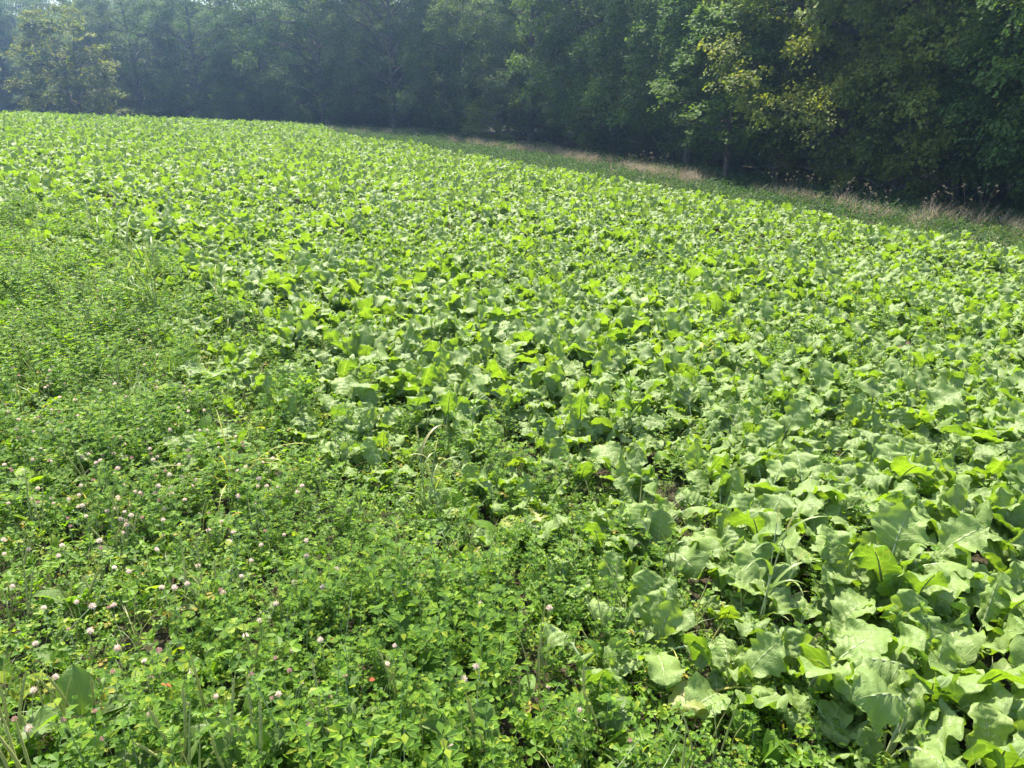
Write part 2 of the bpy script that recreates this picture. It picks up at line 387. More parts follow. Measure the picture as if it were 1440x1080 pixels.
def brassica_leaf(mb, p, nu, nv, mat=0, r=0.0, M=None, stalk_mb=None, stalk_mat=1, sides=5):
    Lt = p['Lp'] + p['Lb']; n = 60
    s = np.linspace(0, 1, n)
    sp = p['Lp'] / Lt
    bend = np.clip((s - sp * .45) / (1 - sp * .45), 0, 1)
    th = p['th0'] + (p['th1'] - p['th0']) * (bend ** 1.15)
    ds = Lt / (n - 1)
    yaw = p['lat'] * s
    cx = np.concatenate([[0], np.cumsum(np.cos(th) * np.cos(yaw))[:-1]]) * ds
    cy = np.concatenate([[0], np.cumsum(np.cos(th) * np.sin(yaw))[:-1]]) * ds
    cz = np.concatenate([[0], np.cumsum(np.sin(th))[:-1]]) * ds
    C = np.stack([cx, cy, cz], -1)
    T = np.gradient(C, axis=0); T /= np.linalg.norm(T, axis=1)[:, None]
    Yv = np.stack([-np.sin(yaw), np.cos(yaw), 0 * yaw], -1)
    Nn = np.cross(T, Yv); Nn /= np.linalg.norm(Nn, axis=1)[:, None]
    t = np.linspace(0, 1, nu)
    idx = sp + t * (1 - sp)
    def samp(A): return np.stack([np.interp(idx, s, A[:, k]) for k in range(3)], -1)
    Cb, Tb, Yb, Nb = samp(C), samp(T), samp(Yv), samp(Nn)
    a = p['tw'] * t
    Y2 = Yb * np.cos(a)[:, None] + Nb * np.sin(a)[:, None]; N2 = -Yb * np.sin(a)[:, None] + Nb * np.cos(a)[:, None]
    tt = np.clip(t, 0.004, .996)
    w = p['W'] * np.sin(math.pi * tt ** 1.22) ** .62
    low = np.clip(1 - t / .30, 0, 1)
    j = np.linspace(-1, 1, nv)
    V = np.zeros((nu, nv, 3)); uv = np.zeros((nu, nv, 2))
    for sd in (-1, 1):
        ph = p['ph'][0 if sd < 0 else 1]
        ww = w * (1 - p['lobe'] * low * (.5 + .5 * np.cos(t * 6.283 * 7.5 + ph)))
        ww = ww * (1 + p['ta'] * (2 * np.abs(((t * p['nt'] * 1.3 + ph) % 1) - .5) - .5) * 2 + .04 * np.sin(t * 17 + ph) + .09 * np.sin(t * 9.5 + ph * 2.3))
        for q in range(nv):
            if (sd < 0) != (j[q] < 0) and j[q] != 0: continue
            aj = abs(j[q]); f = p['fold'] * (.55 + .45 * aj)
            y = j[q] * ww * math.cos(f)
            z = aj * ww * math.sin(f) + p['A'] * aj ** 2.2 * np.sin(6.283 * p['k'] * t + p['ph'][2 if sd < 0 else 3] + aj) \
                + .0016 * np.cos(6.283 * 6.5 * (t - aj * .3)) * min(1, aj * 3) + .006 * np.sin(9 * t + 3 * j[q] + ph) * aj + .004 * np.sin(21 * t + 5 * j[q] + ph * 2) * aj + .0022 * np.sin(37 * t - 9 * j[q] + ph * 3)
            sl = -aj ** 2 * .018 * np.clip(1 - t * 1.2, 0, 1)     # base ears run back a little
            V[:, q] = Cb + Y2 * y[:, None] + N2 * z[:, None] + Tb * np.asarray(sl)[:, None]
            uv[:, q, 0] = .5 + j[q] * .5; uv[:, q, 1] = t
    V = V.reshape(-1, 3); uv = uv.reshape(-1, 2)
    i = (np.arange(nu - 1)[:, None] * nv + np.arange(nv - 1)[None, :]).ravel()
    F = np.stack([i, i + 1, i + nv + 1, i + nv], -1)
    # stalk: petiole plus the midrib standing out under the blade
    m = np.array([0, .25, .5, .75, 1.0]) * sp; m = np.concatenate([m, sp + np.array([.25, .5, .75]) * (1 - sp)])
    PS = np.stack([np.interp(m, s, C[:, k]) for k in range(3)], -1); NS = np.stack([np.interp(m, s, Nn[:, k]) for k in range(3)], -1)
    RS = np.interp(m, [0, sp, 1], [.0048, .0032, .0008])
    PS = PS - NS * (RS * .75)[:, None] * (m > sp)[:, None]
    if M is not None:
        R, o = M; V = V @ R.T + o; PS = PS @ R.T + o
    mb.add(V, F, mat, uv, r)
    tube(stalk_mb if stalk_mb is not None else mb, PS, RS, sides, stalk_mat if stalk_mb is None else 0, r)

def rmat(az, tilt=0.0):
    return np.array(Euler((0, tilt, az), 'XYZ').to_matrix())

rng = np.random.default_rng(11)
# library of single leaves for the plants that show largest
LEAFLIB = []
for k in range(36):
    p = leaf_params(rng)
    if k >= 30: p['Lp'] *= .6; p['Lb'] *= .62; p['W'] *= .7; p['th1'] = rng.uniform(.2, 1.0)
    b, st = MB(), MB()
    brassica_leaf(b, p, 30, 11, M=(np.eye(3), np.zeros(3)), stalk_mb=st)
    LEAFLIB.append((b.build('brassica_leaf', [M_BR]), st.build('stalk', [M_STALK])))
def yellow_copy(me):
    m2 = me.copy(); m2.materials[0] = M_BRY; return m2
YLEAF = [yellow_copy(LEAFLIB[k][0]) for k in (3, 11, 20)]
# whole plants for the field beyond
def field_plant(rng, nu, nv, nl, sides=3):
    b = MB(); az = rng.uniform(0, 6.28)
    for q in range(nl):
        p = leaf_params(rng)
        if q >= nl - 2: p['Lp'] *= .6; p['Lb'] *= .65; p['W'] *= .7; p['th1'] = rng.uniform(.2, .9)
        az += 2.4 + rng.normal(0, .3)
        brassica_leaf(b, p, nu, nv, M=(rmat(az, rng.normal(0, .12)), np.array([0, 0, 0.0])), r=rng.uniform(), sides=sides)
    return b.build('field_plant', [M_BR, M_STALK])
MIDP = [field_plant(rng, 15, 7, 8) for _ in range(10)]
FARP = [field_plant(rng, 8, 5, 7) for _ in range(6)]

# ------------------------------------------------------------------ brassica field
rng = np.random.default_rng(5)
X1, Y1 = jitter_grid(-34, 26, -.8, 9.5, .168, rng)
X2, Y2 = jitter_grid(-34, 26, 9.5, 66, .23, rng)
X = np.concatenate([X1, X2]); Y = np.concatenate([Y1, Y2])
dB = side_of(be, X, Y); dF = side_of(F_EDGE, X, Y)
edge_n = (.10 + .055 * np.clip(Y, 0, 12)) * vnoise(X, Y, 2.3, 1.0) + .2 * vnoise(X, Y, 6.3, 2.0)
stray = (dB > -.6 - .22 * np.clip(Y, 0, 8)) & (dB < .3) & (rng.uniform(size=X.size) < .05 + .012 * np.clip(Y, 0, 8)) & (Y > 2.2)
keep = ((dB > edge_n) | stray) & (dF < .25 * vnoise(X, Y, 2.5, 4)) & (np.abs(X) < 2.2 + np.maximum(Y, 0) * .78) & ((X ** 2 + Y ** 2) > .8)
gap = vnoise(X, Y, 1.55, .7) + .5 * vnoise(X, Y, 4.1, 3.3)
keep &= ~((gap > 1.0) & (Y < 14))
keep &= ~((dB > 0) & (dB < .35 + .09 * np.clip(Y, 0, 9)) & (rng.uniform(size=X.size) < .42))
X, Y, dB = X[keep], Y[keep], dB[keep]
vis = in_view(X, Y)
D = np.hypot(X, Y)
order = np.argsort(np.where(vis, D, 1e6))
near = order[:296]; rest = order[296:]
size = .90 + .22 * vnoise(X, Y, .9, 5) + rng.uniform(-.24, .22, X.size)
size *= np.where(dB < .5, .82, 1.0) * np.where(dB < 0, .75, 1.0)
far = rest[D[rest] >= 13]; mid = rest[D[rest] < 13]
o = scatter('brassica_cover', MIDP + FARP, X[rest], Y[rest], rng, tilt=.10, scl=size[rest],
            variants=np.where(D[rest] < 13, rng.integers(0, 10, len(rest)), 10 + rng.integers(0, 6, len(rest))))
tag(o, 'bright green leafy brassica crop covering the field behind the nearest plants', 'crop', kind='stuff')

GRP_BR = 'brassica plants in the near part of the crop'
def brassica_plant(x, y, sc, rng, label, nl=7, stalks=True, group=GRP_BR, yellow=0, azs=None, lib=None):
    t = empty('brassica_plant', (x, y, float(ground(x, y)) - .01), rng.uniform(0, 6.28), sc)
    t.rotation_euler = (rng.normal(0, .06), rng.normal(0, .06), t.rotation_euler[2])
    tag(t, label, 'brassica plant', group)
    az = 0
    for q in range(nl):
        k = int(rng.integers(0, 30)) if q < nl - 2 else int(rng.integers(30, 36))
        if lib is not None: k = lib[q % len(lib)]
        az += 2.4 + rng.normal(0, .3)
        if azs is not None: az = azs[q]
        lm, sm = LEAFLIB[k]
        if q < yellow: lm = YLEAF[q % 3]
        l = obj('leaf', lm, t, rot=(0, rng.normal(0, .13), az), scale=rng.uniform(.85, 1.15))
        if q < yellow: l['label'] = 'yellowing leaf'
        if stalks: obj('stalk', sm, l)
    return t
for c, k in enumerate(near):
    brassica_plant(X[k], Y[k], float(size[k]) * 1.05, rng, ('brassica plant at the ragged edge where the crop meets the clover' if dB[k] < .55 else
        'large leaved brassica plant crowded in the nearest corner of the crop' if D[k] < 2.5 else 'bright green brassica plant with wavy leaves deeper in the dense near crop'), nl=int(rng.integers(6, 9)), stalks=c < 190,
        group='brassica plants at the clover edge' if dB[k] < .55 else 'brassica plants in the nearest corner' if D[k] < 2.5 else GRP_BR)

# broad plants whose big leaves stand out in the nearest corner
for (px, py, sc, lab) in [
    (1240, 860, 1.3, 'brassica plant with a very large pale arching leaf between darker ones'),
    (1330, 1010, 1.35, 'broad brassica plant with big crinkled leaves in the lower right corner'),
    (1395, 905, 1.3, 'brassica plant with toothed wide leaves at the right edge of the photo'),
    (1130, 985, 1.15, 'brassica plant with a dark broad leaf beside the tall foxtail grass'),
    (1240, 1075, 1.3, 'brassica plant with rounded leaves at the lower edge of the photo')]:
    x, y = at(px, py, .02)
    brassica_plant(x, y, sc, rng, lab, nl=7, group=None)
# single plants that stand out
for (px, py, sc, nl, yl, lab) in [
    (838, 985, 1.0, 4, 0, 'lone brassica plant with four pale leaves standing out in the low clover'),
    (1012, 1010, .8, 3, 1, 'small brassica plant with a yellowing leaf beside the yellow and red grass blades'),
    (735, 760, .72, 3, 1, 'small brassica plant with a yellow round leaf at the dark gap beside the clover'),
    (905, 900, 1.05, 6, 0, 'brassica plant with bare stalks showing at the clover edge'),
    (668, 715, .8, 4, 0, 'brassica plant with large bleached drooping leaves behind the seed grass')]:
    x, y = at(px, py, .02)
    brassica_plant(x, y, sc, rng, lab, nl=nl, yellow=yl, group=None)

# ------------------------------------------------------------------ clover and small weeds
def clover_clump(rng, rad, n, hmin, hmax, ls):
    b = MB()
    for q in range(n):
        a = rng.uniform(0, 6.28); d = rad * math.sqrt(rng.uniform()); h = rng.uniform(hmin, hmax)
        c = np.array([d * math.cos(a), d * math.sin(a), h])
        R = np.array(Euler((rng.normal(0, .38), rng.normal(0, .38), rng.uniform(0, 6.28))).to_matrix())
        s = ls * rng.uniform(.65, 1.25); rr = rng.uniform(); drop = rng.uniform(-.15, .45)
        for k in range(3):
            L = np.array([[0, 0, 0], [.45, -.34, .10], [.85, -.36, .06], [1.0, 0, -.06], [.85, .36, .06], [.45, .34, .10], [.5, 0, -.02]]) * s
            L[:, 2] += -L[:, 0] * drop
            L = rotz(L, k * 2.094) @ R.T + c
            F = [[0, 1, 6], [1, 2, 6], [2, 3, 6], [3, 4, 6], [4, 5, 6], [5, 0, 6]]
            b.add(L, F, 0, None, rr)
        if q % 4 == 0:
            ribbon(b, [c * [.6, .6, 0], c * [.9, .9, .6], c], [.0012] * 3, R[:, 0] * [1, 1, 0], 1, rr)
    return b.build('clover_clump', [M_CL, M_STALK], smooth=False)

def vetch_clump(rng, nst, hmin, hmax, ll, lw, spread=.05):
    """upright leafy stems with small narrow leaflets"""
    b = MB()
    for q in range(nst):
        a = rng.uniform(0, 6.28); lean = rng.uniform(.05, .55); h = rng.uniform(hmin, hmax)
        base = np.array([rng.normal(0, spread), rng.normal(0, spread), 0])
        t = np.linspace(0, 1, 5)[:, None]
        P = base + np.concatenate([np.cos(a) * lean * h * t ** 1.4, np.sin(a) * lean * h * t ** 1.4, h * t * (1 - .1 * lean)], 1)
        tube(b, P, np.linspace(.0016, .0008, 5), 3, 1, .3)
        nn = int(h / .017)
        for k in range(nn):
            s = (k + 1) / nn
            c = np.array([np.interp(s, t[:, 0], P[:, m]) for m in range(3)])
            az = k * 2.4 + q; e = rng.uniform(.1, .7)
            for da in (-.75, 0, .75):
                zz = az + da; l = ll * rng.uniform(.7, 1.2) * (1.15 - .4 * s)
                d = np.array([math.cos(zz) * math.cos(e), math.sin(zz) * math.cos(e), math.sin(e)])
                sd = np.array([-math.sin(zz), math.cos(zz), 0]) * lw
                nrm = np.cross(d, sd)
                c0 = c + d * l * .25
                LV = np.array([c0, c0 + d * l * .55 + sd + nrm * .2, c0 + d * l - [0, 0, l * .2], c0 + d * l * .55 - sd + nrm * .2])
                b.add(LV, [[0, 1, 2], [0, 2, 3]], 0, None, rng.uniform())
    return b.build('vetch_clump', [M_AL, M_STALK], smooth=False)

def blade_path(rng, L, th0, th1, az, n=7, p=1.5):
    s = np.linspace(0, 1, n); th = th0 + (th1 - th0) * s ** p
    r = np.concatenate([[0], np.cumsum(np.cos(th))[:-1]]) * L / (n - 1); z = np.concatenate([[0], np.cumsum(np.sin(th))[:-1]]) * L / (n - 1)
    return np.stack([r * math.cos(az), r * math.sin(az), z], -1)
def blade(b, rng, base, L, w, th0, th1, az, mat=0, r=None, n=7):
    P = blade_path(rng, L, th0, th1, az, n) + base
    s = np.linspace(0, 1, n); ww = w * np.clip(np.minimum(.5 + s * 2.2, 1) * (1 - s) ** .7, .03, 1)
    a2 = az + rng.normal(0, .15)
    ribbon(b, P, ww, (-math.sin(a2), math.cos(a2), 0), mat, rng.uniform() if r is None else r)
def grass_clump(rng, n, Lmin, Lmax, w, mat, spread=.03, dro=(.2, -.8)):
    b = MB()
    for q in range(n):
        blade(b, rng, np.array([rng.normal(0, spread), rng.normal(0, spread), 0]), rng.uniform(Lmin, Lmax), w * rng.uniform(.6, 1.2),
              rng.uniform(1.1, 1.5), rng.uniform(dro[1], dro[0]), rng.uniform(0, 6.28), 0, n=6)
    return b.build('grass_clump', [mat])
def small_oval_clump(rng, n, ll, lw, hmax):
    """low rosette weeds with oval leaves"""
    b = MB()
    for q in range(n):
        az = rng.uniform(0, 6.28); e0 = rng.uniform(.5, 1.3); c = np.array([rng.normal(0, .05), rng.normal(0, .05), rng.uniform(0, hmax)])
        l = ll * rng.uniform(.6, 1.2); P = blade_path(rng, l, e0, e0 - rng.uniform(.5, 1.4), az, 6) + c
        ribbon(b, P, lw * np.array([.1, .6, 1, 1, .7, .05]) * rng.uniform(.7, 1.2), (-math.sin(az), math.cos(az), 0), 0, rng.uniform(), fold=.3)
    return b.build('oval_clump', [M_AL])

rng = np.random.default_rng(21)
CL = [clover_clump(rng, .11, 44, .03, .115, .0155) for _ in range(5)]
CLB = [clover_clump(rng, .10, 22, .04, .13, .021) for _ in range(3)]
VE = [vetch_clump(rng, 8, .09, .18, .020, .0044) for _ in range(4)]
VB = [vetch_clump(rng, 6, .12, .24, .030, .0065, .04) for _ in range(3)]
GC = [grass_clump(rng, 18, .08, .2, .0022, M_GR, .05) for _ in range(3)]
OV = [small_oval_clump(rng, 8, .075, .017, .06) for _ in range(3)]
X, Y = jitter_grid(-16, 3.5, -.6, 20, .078, rng)
dB = side_of(be, X, Y)
D = np.hypot(X, Y)
k = (dB < .4 + .08 * np.clip(Y, 0, 9)) & (D > .7) & (np.abs(X) < 1.6 + np.maximum(Y, 0) * .78)
k &= (D < 7) | (rng.uniform(size=X.size) < .62)
hole = vnoise(X, Y, 5.3, 1.9) + .6 * vnoise(X, Y, 11.7, .3)
k &= ~((hole > .55) & (rng.uniform(size=X.size) < .6))
X, Y, dB = X[k], Y[k], dB[k]
cn = vnoise(X, Y, 1.3, 2.2) + .4 * vnoise(X, Y, 4.3, .4)
band = np.clip(1 - (np.abs(dB + .55) / .75), 0, 1)               # strip of taller fine weeds along the crop
u = rng.uniform(size=X.size)
vid = np.where(u < .50, rng.integers(0, 5, X.size), np.where(u < .66, 5 + rng.integers(0, 3, X.size), np.where(u < .80, 8 + rng.integers(0, 4, X.size),
      np.where(u < .90, 15 + rng.integers(0, 3, X.size), 18 + rng.integers(0, 3, X.size)))))
ve = (rng.uniform(size=X.size) < np.clip(.75 * band + .35 * (cn > .35) - .25 * (cn < -.2), 0, .9))
vid = np.where(ve, 8 + rng.integers(0, 7, X.size), vid)
tall = (Y > 3.5) & (rng.uniform(size=X.size) < .22)
vid = np.where(tall, 12 + rng.integers(0, 6, X.size), vid)
sc = np.where(tall, 1.3, 1) * rng.uniform(.6, 1.3, X.size) * (1 + .22 * cn) * (1 - .15 * (dB > 0)) * (1 + .28 * np.clip((Y - 4) / 6, 0, 1))
def spiky(rng):
    b = MB()
    for q in range(3):
        P = blade_path(rng, rng.uniform(.17, .28), 1.5, rng.uniform(.9, 1.5), rng.uniform(0, 6.28), 7) + [rng.normal(0, .03), rng.normal(0, .03), 0]
        tube(b, P, [.0011, .0011, .0012, .0022, .0024, .0018, .0006], 4, 0, rng.uniform())
    return b.build('seed_stalks', [M_SEED])
SK = [spiky(rng) for _ in range(3)]
BL = [small_oval_clump(rng, 5, .12, .03, .03) for _ in range(3)]
u2 = rng.uniform(size=X.size)
vid = np.where(u2 < .09, 21 + rng.integers(0, 3, X.size), np.where(u2 < .16, 24 + rng.integers(0, 3, X.size), vid))
o = scatter('clover_cover', CL + CLB + VE + VB + GC + OV + SK + BL, X, Y, rng, tilt=.12, scl=sc, variants=vid)
tag(o, 'low clover and fine leafy weeds spreading along the edge of the crop', 'clover', kind='stuff')
# weeds filling the gaps under the crop close by
X, Y = jitter_grid(-6, 9, .6, 9, .16, rng)
k = (side_of(be, X, Y) > .2) & (np.abs(X) < 1.5 + Y * .75)
X, Y = X[k], Y[k]
vid = rng.integers(0, 13, X.size)
o = scatter('undergrowth', CL[:2] + VE + VB + GC + OV[:1], X, Y, rng, tilt=.12, smin=.8, smax=1.25, variants=vid)
tag(o, 'fine weeds growing in the gaps between the brassica plants', 'weeds', kind='stuff')

# ------------------------------------------------------------------ clover flowers
def floret_head(rng, rad, mat, flat=.85, n=42):
    b = MB()
    for q in range(n):
        z = 1 - 1.75 * (q + .5) / n; a = q * 2.39996
        rr = math.sqrt(max(0, 1 - z * z)); d = np.array([rr * math.cos(a), rr * math.sin(a), z * flat])
        d = d + rng.normal(0, .08, 3); l = rad * rng.uniform(.85, 1.15)
        tdir = d / np.linalg.norm(d); up = np.array([0, 0, 1.0]); s = np.cross(tdir, up); s /= np.linalg.norm(s) + 1e-6
        u = np.cross(s, tdir)
        wv = rad * .16
        b.add(np.array([tdir * l * .15, tdir * l * .7 + s * wv, tdir * l + u * rad * .12, tdir * l * .7 - s * wv, tdir * l * .75 + u * wv * .9]),
              [[0, 1, 4], [1, 2, 4], [2, 3, 4], [3, 0, 4]], 0, None, rng.uniform())
    return b.build('flower_head', [mat], smooth=False)
def stem_mesh(rng, h, bend=.02):
    b = MB(); t = np.linspace(0, 1, 5); a = rng.uniform(0, 6.28)
    P = np.stack([bend * math.cos(a) * (t ** 2 - 1), bend * math.sin(a) * (t ** 2 - 1), (t - 1) * h], -1)
    tube(b, P, [.0011] * 5, 3, 0, .5); return b.build('flower_stem', [M_STALK])
rng = np.random.default_rng(31)
HEADS = [floret_head(rng, .0095, M_FLW) for _ in range(4)]; PINK = [floret_head(rng, .008, M_FLP, .7, 34) for _ in range(2)]
STEMS = [stem_mesh(rng, .16, .03) for _ in range(4)]
# blossoms that can be told apart in the near clover, read off the photograph, and the looser drift behind
near_fl = [(148, 790), (185, 812), (88, 797), (16, 806), (168, 822), (250, 842), (356, 798), (313, 840), (418, 840), (457, 847), (137, 875), (160, 876), (102, 900), (134, 908),
           (56, 920), (84, 965), (232, 946), (350, 916), (170, 925), (217, 968), (275, 966), (268, 1008), (308, 996), (138, 1012), (152, 1064), (210, 955), (47, 1040),
           (676, 864), (772, 883), (557, 928), (546, 957), (653, 974), (670, 958), (771, 980), (814, 1030), (885, 1054), (636, 1074), (25, 842), (120, 720), (233, 742), (227, 700), (180, 735)]
pts = [(*at(px, py + 8, .13), True) for px, py in near_fl]
for _ in range(30): pts.append((*at(rng.uniform(0, 520), rng.uniform(770, 1060), .13), True))
Xf, Yf = [], []
while len(Xf) < 222:
    px = rng.uniform(-10, 440) * (1 if rng.uniform() < .7 else .6); py = rng.uniform(290, 790) if rng.uniform() < .8 else rng.uniform(560, 720)
    if px > 60 + (py - 300) * .95: continue
    if py < 520 and rng.uniform() < .2: continue
    x, y = at(px, py, .12)
    if float(side_of(be, x, y)) > -.15: continue
    cl_ = vnoise(x, y, 2.2, 1.1)
    if rng.uniform() > .8 + .35 * cl_: continue
    Xf.append(x); Yf.append(y); pts.append((x, y, False))
for q, (x, y, nr) in enumerate(pts):
    pink = rng.uniform() < .2; h = rng.uniform(.16, .21) if nr else rng.uniform(.13, .18)
    t = empty('clover_flower', (x, y, float(ground(x, y)) + h), rng.uniform(0, 6.28), rng.uniform(.75, 1.15))
    t.rotation_euler[0] = rng.normal(0, .25)
    lab = ('faded pinkish brown clover flower ' if pink else 'small white clover flower ') + ('scattered in the near clover' if nr else 'in the drift of blossoms further back in the clover')
    tag(t, lab, 'flower', ('faded' if pink else 'white') + (' flowers in the near clover' if nr else ' flowers further back in the clover'))
    obj('flower_head', PINK[q % 2] if pink else HEADS[q % 4], t)
    obj('stem', STEMS[q % 4], t)

# ------------------------------------------------------------------ broadleaf plantains
def plantain_leaf(rng, L, W_):
    b = MB(); nu, nv = 16, 9
    e0 = rng.uniform(.75, 1.25); e1 = e0 - rng.uniform(.5, 1.5)
    P = blade_path(rng, L * 1.5, e0, e1, 0, 48, 1.2)
    s = np.linspace(0, 1, 48); t = np.linspace(0, 1, nu); k = .33 + t * .67
    C = np.stack([np.interp(k, s, P[:, m]) for m in range(3)], -1)
    T = np.gradient(C, axis=0); T /= np.linalg.norm(T, axis=1)[:, None]
    Yv = np.tile([0, 1., 0], (nu, 1)); Nn = np.cross(T, Yv)
    tt = np.clip(t, .01, .99); w = W_ * np.sin(math.pi * tt ** .85) ** .72
    f = rng.uniform(-.2, .5); ph = rng.uniform(0, 6)
    V = []; uv = []
    for q, j in enumerate(np.linspace(-1, 1, nv)):
        z = abs(j) * w * math.sin(f) + .006 * j * j * np.sin(8 * t + ph + j) - .0015 * math.cos(j * 11)
        V.append(C + Yv * (j * w * math.cos(f))[:, None] + Nn * z[:, None]); uv.append(np.stack([np.full(nu, .5 + .5 * j), t], -1))
    V = np.stack(V, 1).reshape(-1, 3); uv = np.stack(uv, 1).reshape(-1, 2)
    i = (np.arange(nu - 1)[:, None] * nv + np.arange(nv - 1)[None, :]).ravel()
    b.add(V, np.stack([i, i + 1, i + nv + 1, i + nv], -1), 0, uv, rng.uniform())
    tube(b, P[:18:4], [.0035, .003, .0028, .0026, .0022], 5, 1, .4)
    return b.build('plantain_leaf', [M_PL, M_STALK])
def spike_mesh(rng, h):
    b = MB(); az = rng.uniform(0, 6.28); P = blade_path(rng, h, 1.5, rng.uniform(1.0, 1.5), az, 12)
    tube(b, P[:6], [.0013] * 6, 4, 0, .3)
    Q = P[5:]; m = 26; s = np.linspace(0, 1, m)
    QQ = np.stack([np.interp(s, np.linspace(0, 1, len(Q)), Q[:, k]) for k in range(3)], -1)
    R = (.0026 + .0008 * (np.arange(m) % 2)) * np.clip((1 - s) * 6, .3, 1)
    tube(b, QQ, R, 6, 0, .6)
    for q in range(60):
        s0 = rng.uniform(0, .97); c = np.array([np.interp(s0, s, QQ[:, k]) for k in range(3)]); a = rng.uniform(0, 6.28)
        d = np.array([math.cos(a), math.sin(a), .5]) * .0042
        b.add([c, c + d + [0, 0, .0012], c + d * 1.1 - [0, 0, .001], c + [0, 0, -.001]], [[0, 1, 2], [0, 2, 3]], 0, None, rng.uniform())
    return b.build('seed_spike', [M_SEED], smooth=False)
rng = np.random.default_rng(41)
PLL = [plantain_leaf(rng, rng.uniform(.085, .125), rng.uniform(.028, .042)) for _ in range(9)]
SPK = [spike_mesh(rng, rng.uniform(.19, .27)) for _ in range(6)]
def plantain(px, py, sc, nl, ns, label):
    x, y = at(px, py, .02)
    t = empty('plantain', (x, y, float(ground(x, y))), rng.uniform(0, 6.28), sc)
    tag(t, label, 'plantain', 'broadleaf plantains in the clover')
    az = 0
    for q in range(nl):
        az += 2.4 + rng.normal(0, .25); obj('leaf', PLL[int(rng.integers(0, 9))], t, rot=(0, rng.normal(-.15, .15), az), scale=rng.uniform(.85, 1.2))
    for q in range(ns):
        obj('seed_spike', SPK[int(rng.integers(0, 6))], t, loc=(rng.normal(0, .015), rng.normal(0, .015), 0), rot=(rng.normal(0, .2), rng.normal(0, .2), rng.uniform(0, 6)), scale=rng.uniform(.8, 1.1))
for a in [
    (120, 1035, 1.15, 6, 4, 'plantain with one large dark leaf standing upright below the white clover flowers'),
    (250, 1120, 1.15, 7, 6, 'plantain with many tall pale seed spikes at the lower edge'),
    (345, 1110, 1.05, 6, 5, 'plantain with five seed spikes and a broad shiny leaf near the lower edge'),
    (470, 1075, 1.1, 6, 4, 'plantain with a folded pale leaf and brown spikes in the shaded clover'),
    (550, 885, 1.1, 6, 2, 'plantain with a bright sunlit leaf beside a tall brown seed stem'),
    (670, 1090, 1.15, 7, 5, 'plantain with two long yellowish seed spikes left of the lone brassica plant'),
    (560, 1010, 1.0, 5, 5, 'plantain half covered by clover beside the red leaf'),
    (850, 1065, 1.1, 5, 2, 'plantain with a large grey green crinkled leaf below the lone brassica plant'),
    (300, 860, .95, 6, 5, 'plantain with several thin spikes in the middle of the clover'),
    (110, 860, .95, 6, 4, 'plantain with a round leaf tip beside the leftmost clover flowers'),
    (30, 1090, 1.1, 6, 3, 'plantain with dull leaves in the lower left corner of the clover'),
    (175, 790, .8, 5, 5, 'plantain sending thin spikes up through the clover in front of the pink flowers'),
    (410, 880, .9, 5, 4, 'plantain under the pale bent leaf behind the seed spikes'),
    (205, 650, .7, 4, 1, 'small plantain with an upright lit leaf among the distant clover flowers'),
    (300, 620, .7, 4, 1, 'small plantain with a pale pointed leaf beside the yellow grass tuft')]: plantain(*a)

# ------------------------------------------------------------------ single grasses and weeds
def grass_plant(name, px, py, h, label, cat, stems, rng, mats, lean=.25, blades=4, seed=True, bl=.3, bw=.007, group=None, base_blades=0):
    """culms with arching blades and a seed head; every culm, blade and head is a part"""
    x, y = at(px, py, .02)
    t = empty(name, (x, y, float(ground(x, y)))); tag(t, label, cat, group)
    for q in range(stems):
        az = rng.uniform(0, 6.28); hh = h * rng.uniform(.75, 1.05)
        P = blade_path(rng, hh, 1.5, 1.5 - lean * rng.uniform(.4, 1.6), az, 10) + [rng.normal(0, .02), rng.normal(0, .02), 0]
        b = MB(); tube(b, P, np.linspace(.003, .0015, 10), 5, 0, .4); st = obj('stem', b.build('stem', [mats[0]]), t)
        for k in range(blades):
            f = (k + 1) / (blades + 1); c = np.array([np.interp(f, np.linspace(0, 1, 10), P[:, m]) for m in range(3)])
            b = MB(); blade(b, rng, c, bl * rng.uniform(.6, 1.1), bw * rng.uniform(.7, 1.2), rng.uniform(.9, 1.35), rng.uniform(-1.3, .1), rng.uniform(0, 6.28), n=10)
            obj('blade', b.build('blade', [mats[1]]), t)
        if seed:
            b = MB(); m = 70; T = P[-1] - P[-2]; T /= np.linalg.norm(T)
            for g in range(m):
                s0 = g / m; c = P[-1] + T * s0 * .07 + [0, 0, -.02 * s0 ** 2]; a = g * 2.4
                d = np.array([math.cos(a), math.sin(a), 1.0]) * .0075 * (1 - .5 * s0)
                sd = np.array([-math.sin(a), math.cos(a), 0]) * .0012
                b.add([c - sd, c + sd, c + d], [[0, 1, 2]], 0, None, rng.uniform())
            obj('seed_head', b.build('seed_head', [mats[2]], smooth=False), t)
    for q in range(base_blades):
        b = MB(); blade(b, rng, np.array([rng.normal(0, .02), rng.normal(0, .02), 0]), bl * rng.uniform(.7, 1.25), bw * rng.uniform(.7, 1.2), rng.uniform(.9, 1.45), rng.uniform(-1.2, .3), rng.uniform(0, 6.28), n=10)
        obj('blade', b.build('blade', [mats[1]]), t)
    return t
rng = np.random.default_rng(51)
G3 = (M_STALK, M_GR, M_SEED); Y3 = (M_GY, M_GY, M_DRY)
GP = grass_plant
GP('foxtail_grass', 595, 735, .42, 'foxtail grass with arching pale blades standing where clover meets the crop', 'grass plant', 2, rng, G3, .2, 4, True, .22, .0075)
GP('foxtail_grass', 625, 745, .3, 'thin leaning foxtail stem beside the arching pale grass', 'grass plant', 1, rng, G3, .5, 2, True, .26, .005)
GP('pigweed', 655, 650, .38, 'pale flowering weed stem rising above the bleached brassica leaves', 'weed', 1, rng, (M_STALK, M_AL, M_SEED), .1, 7, True, .07, .010)
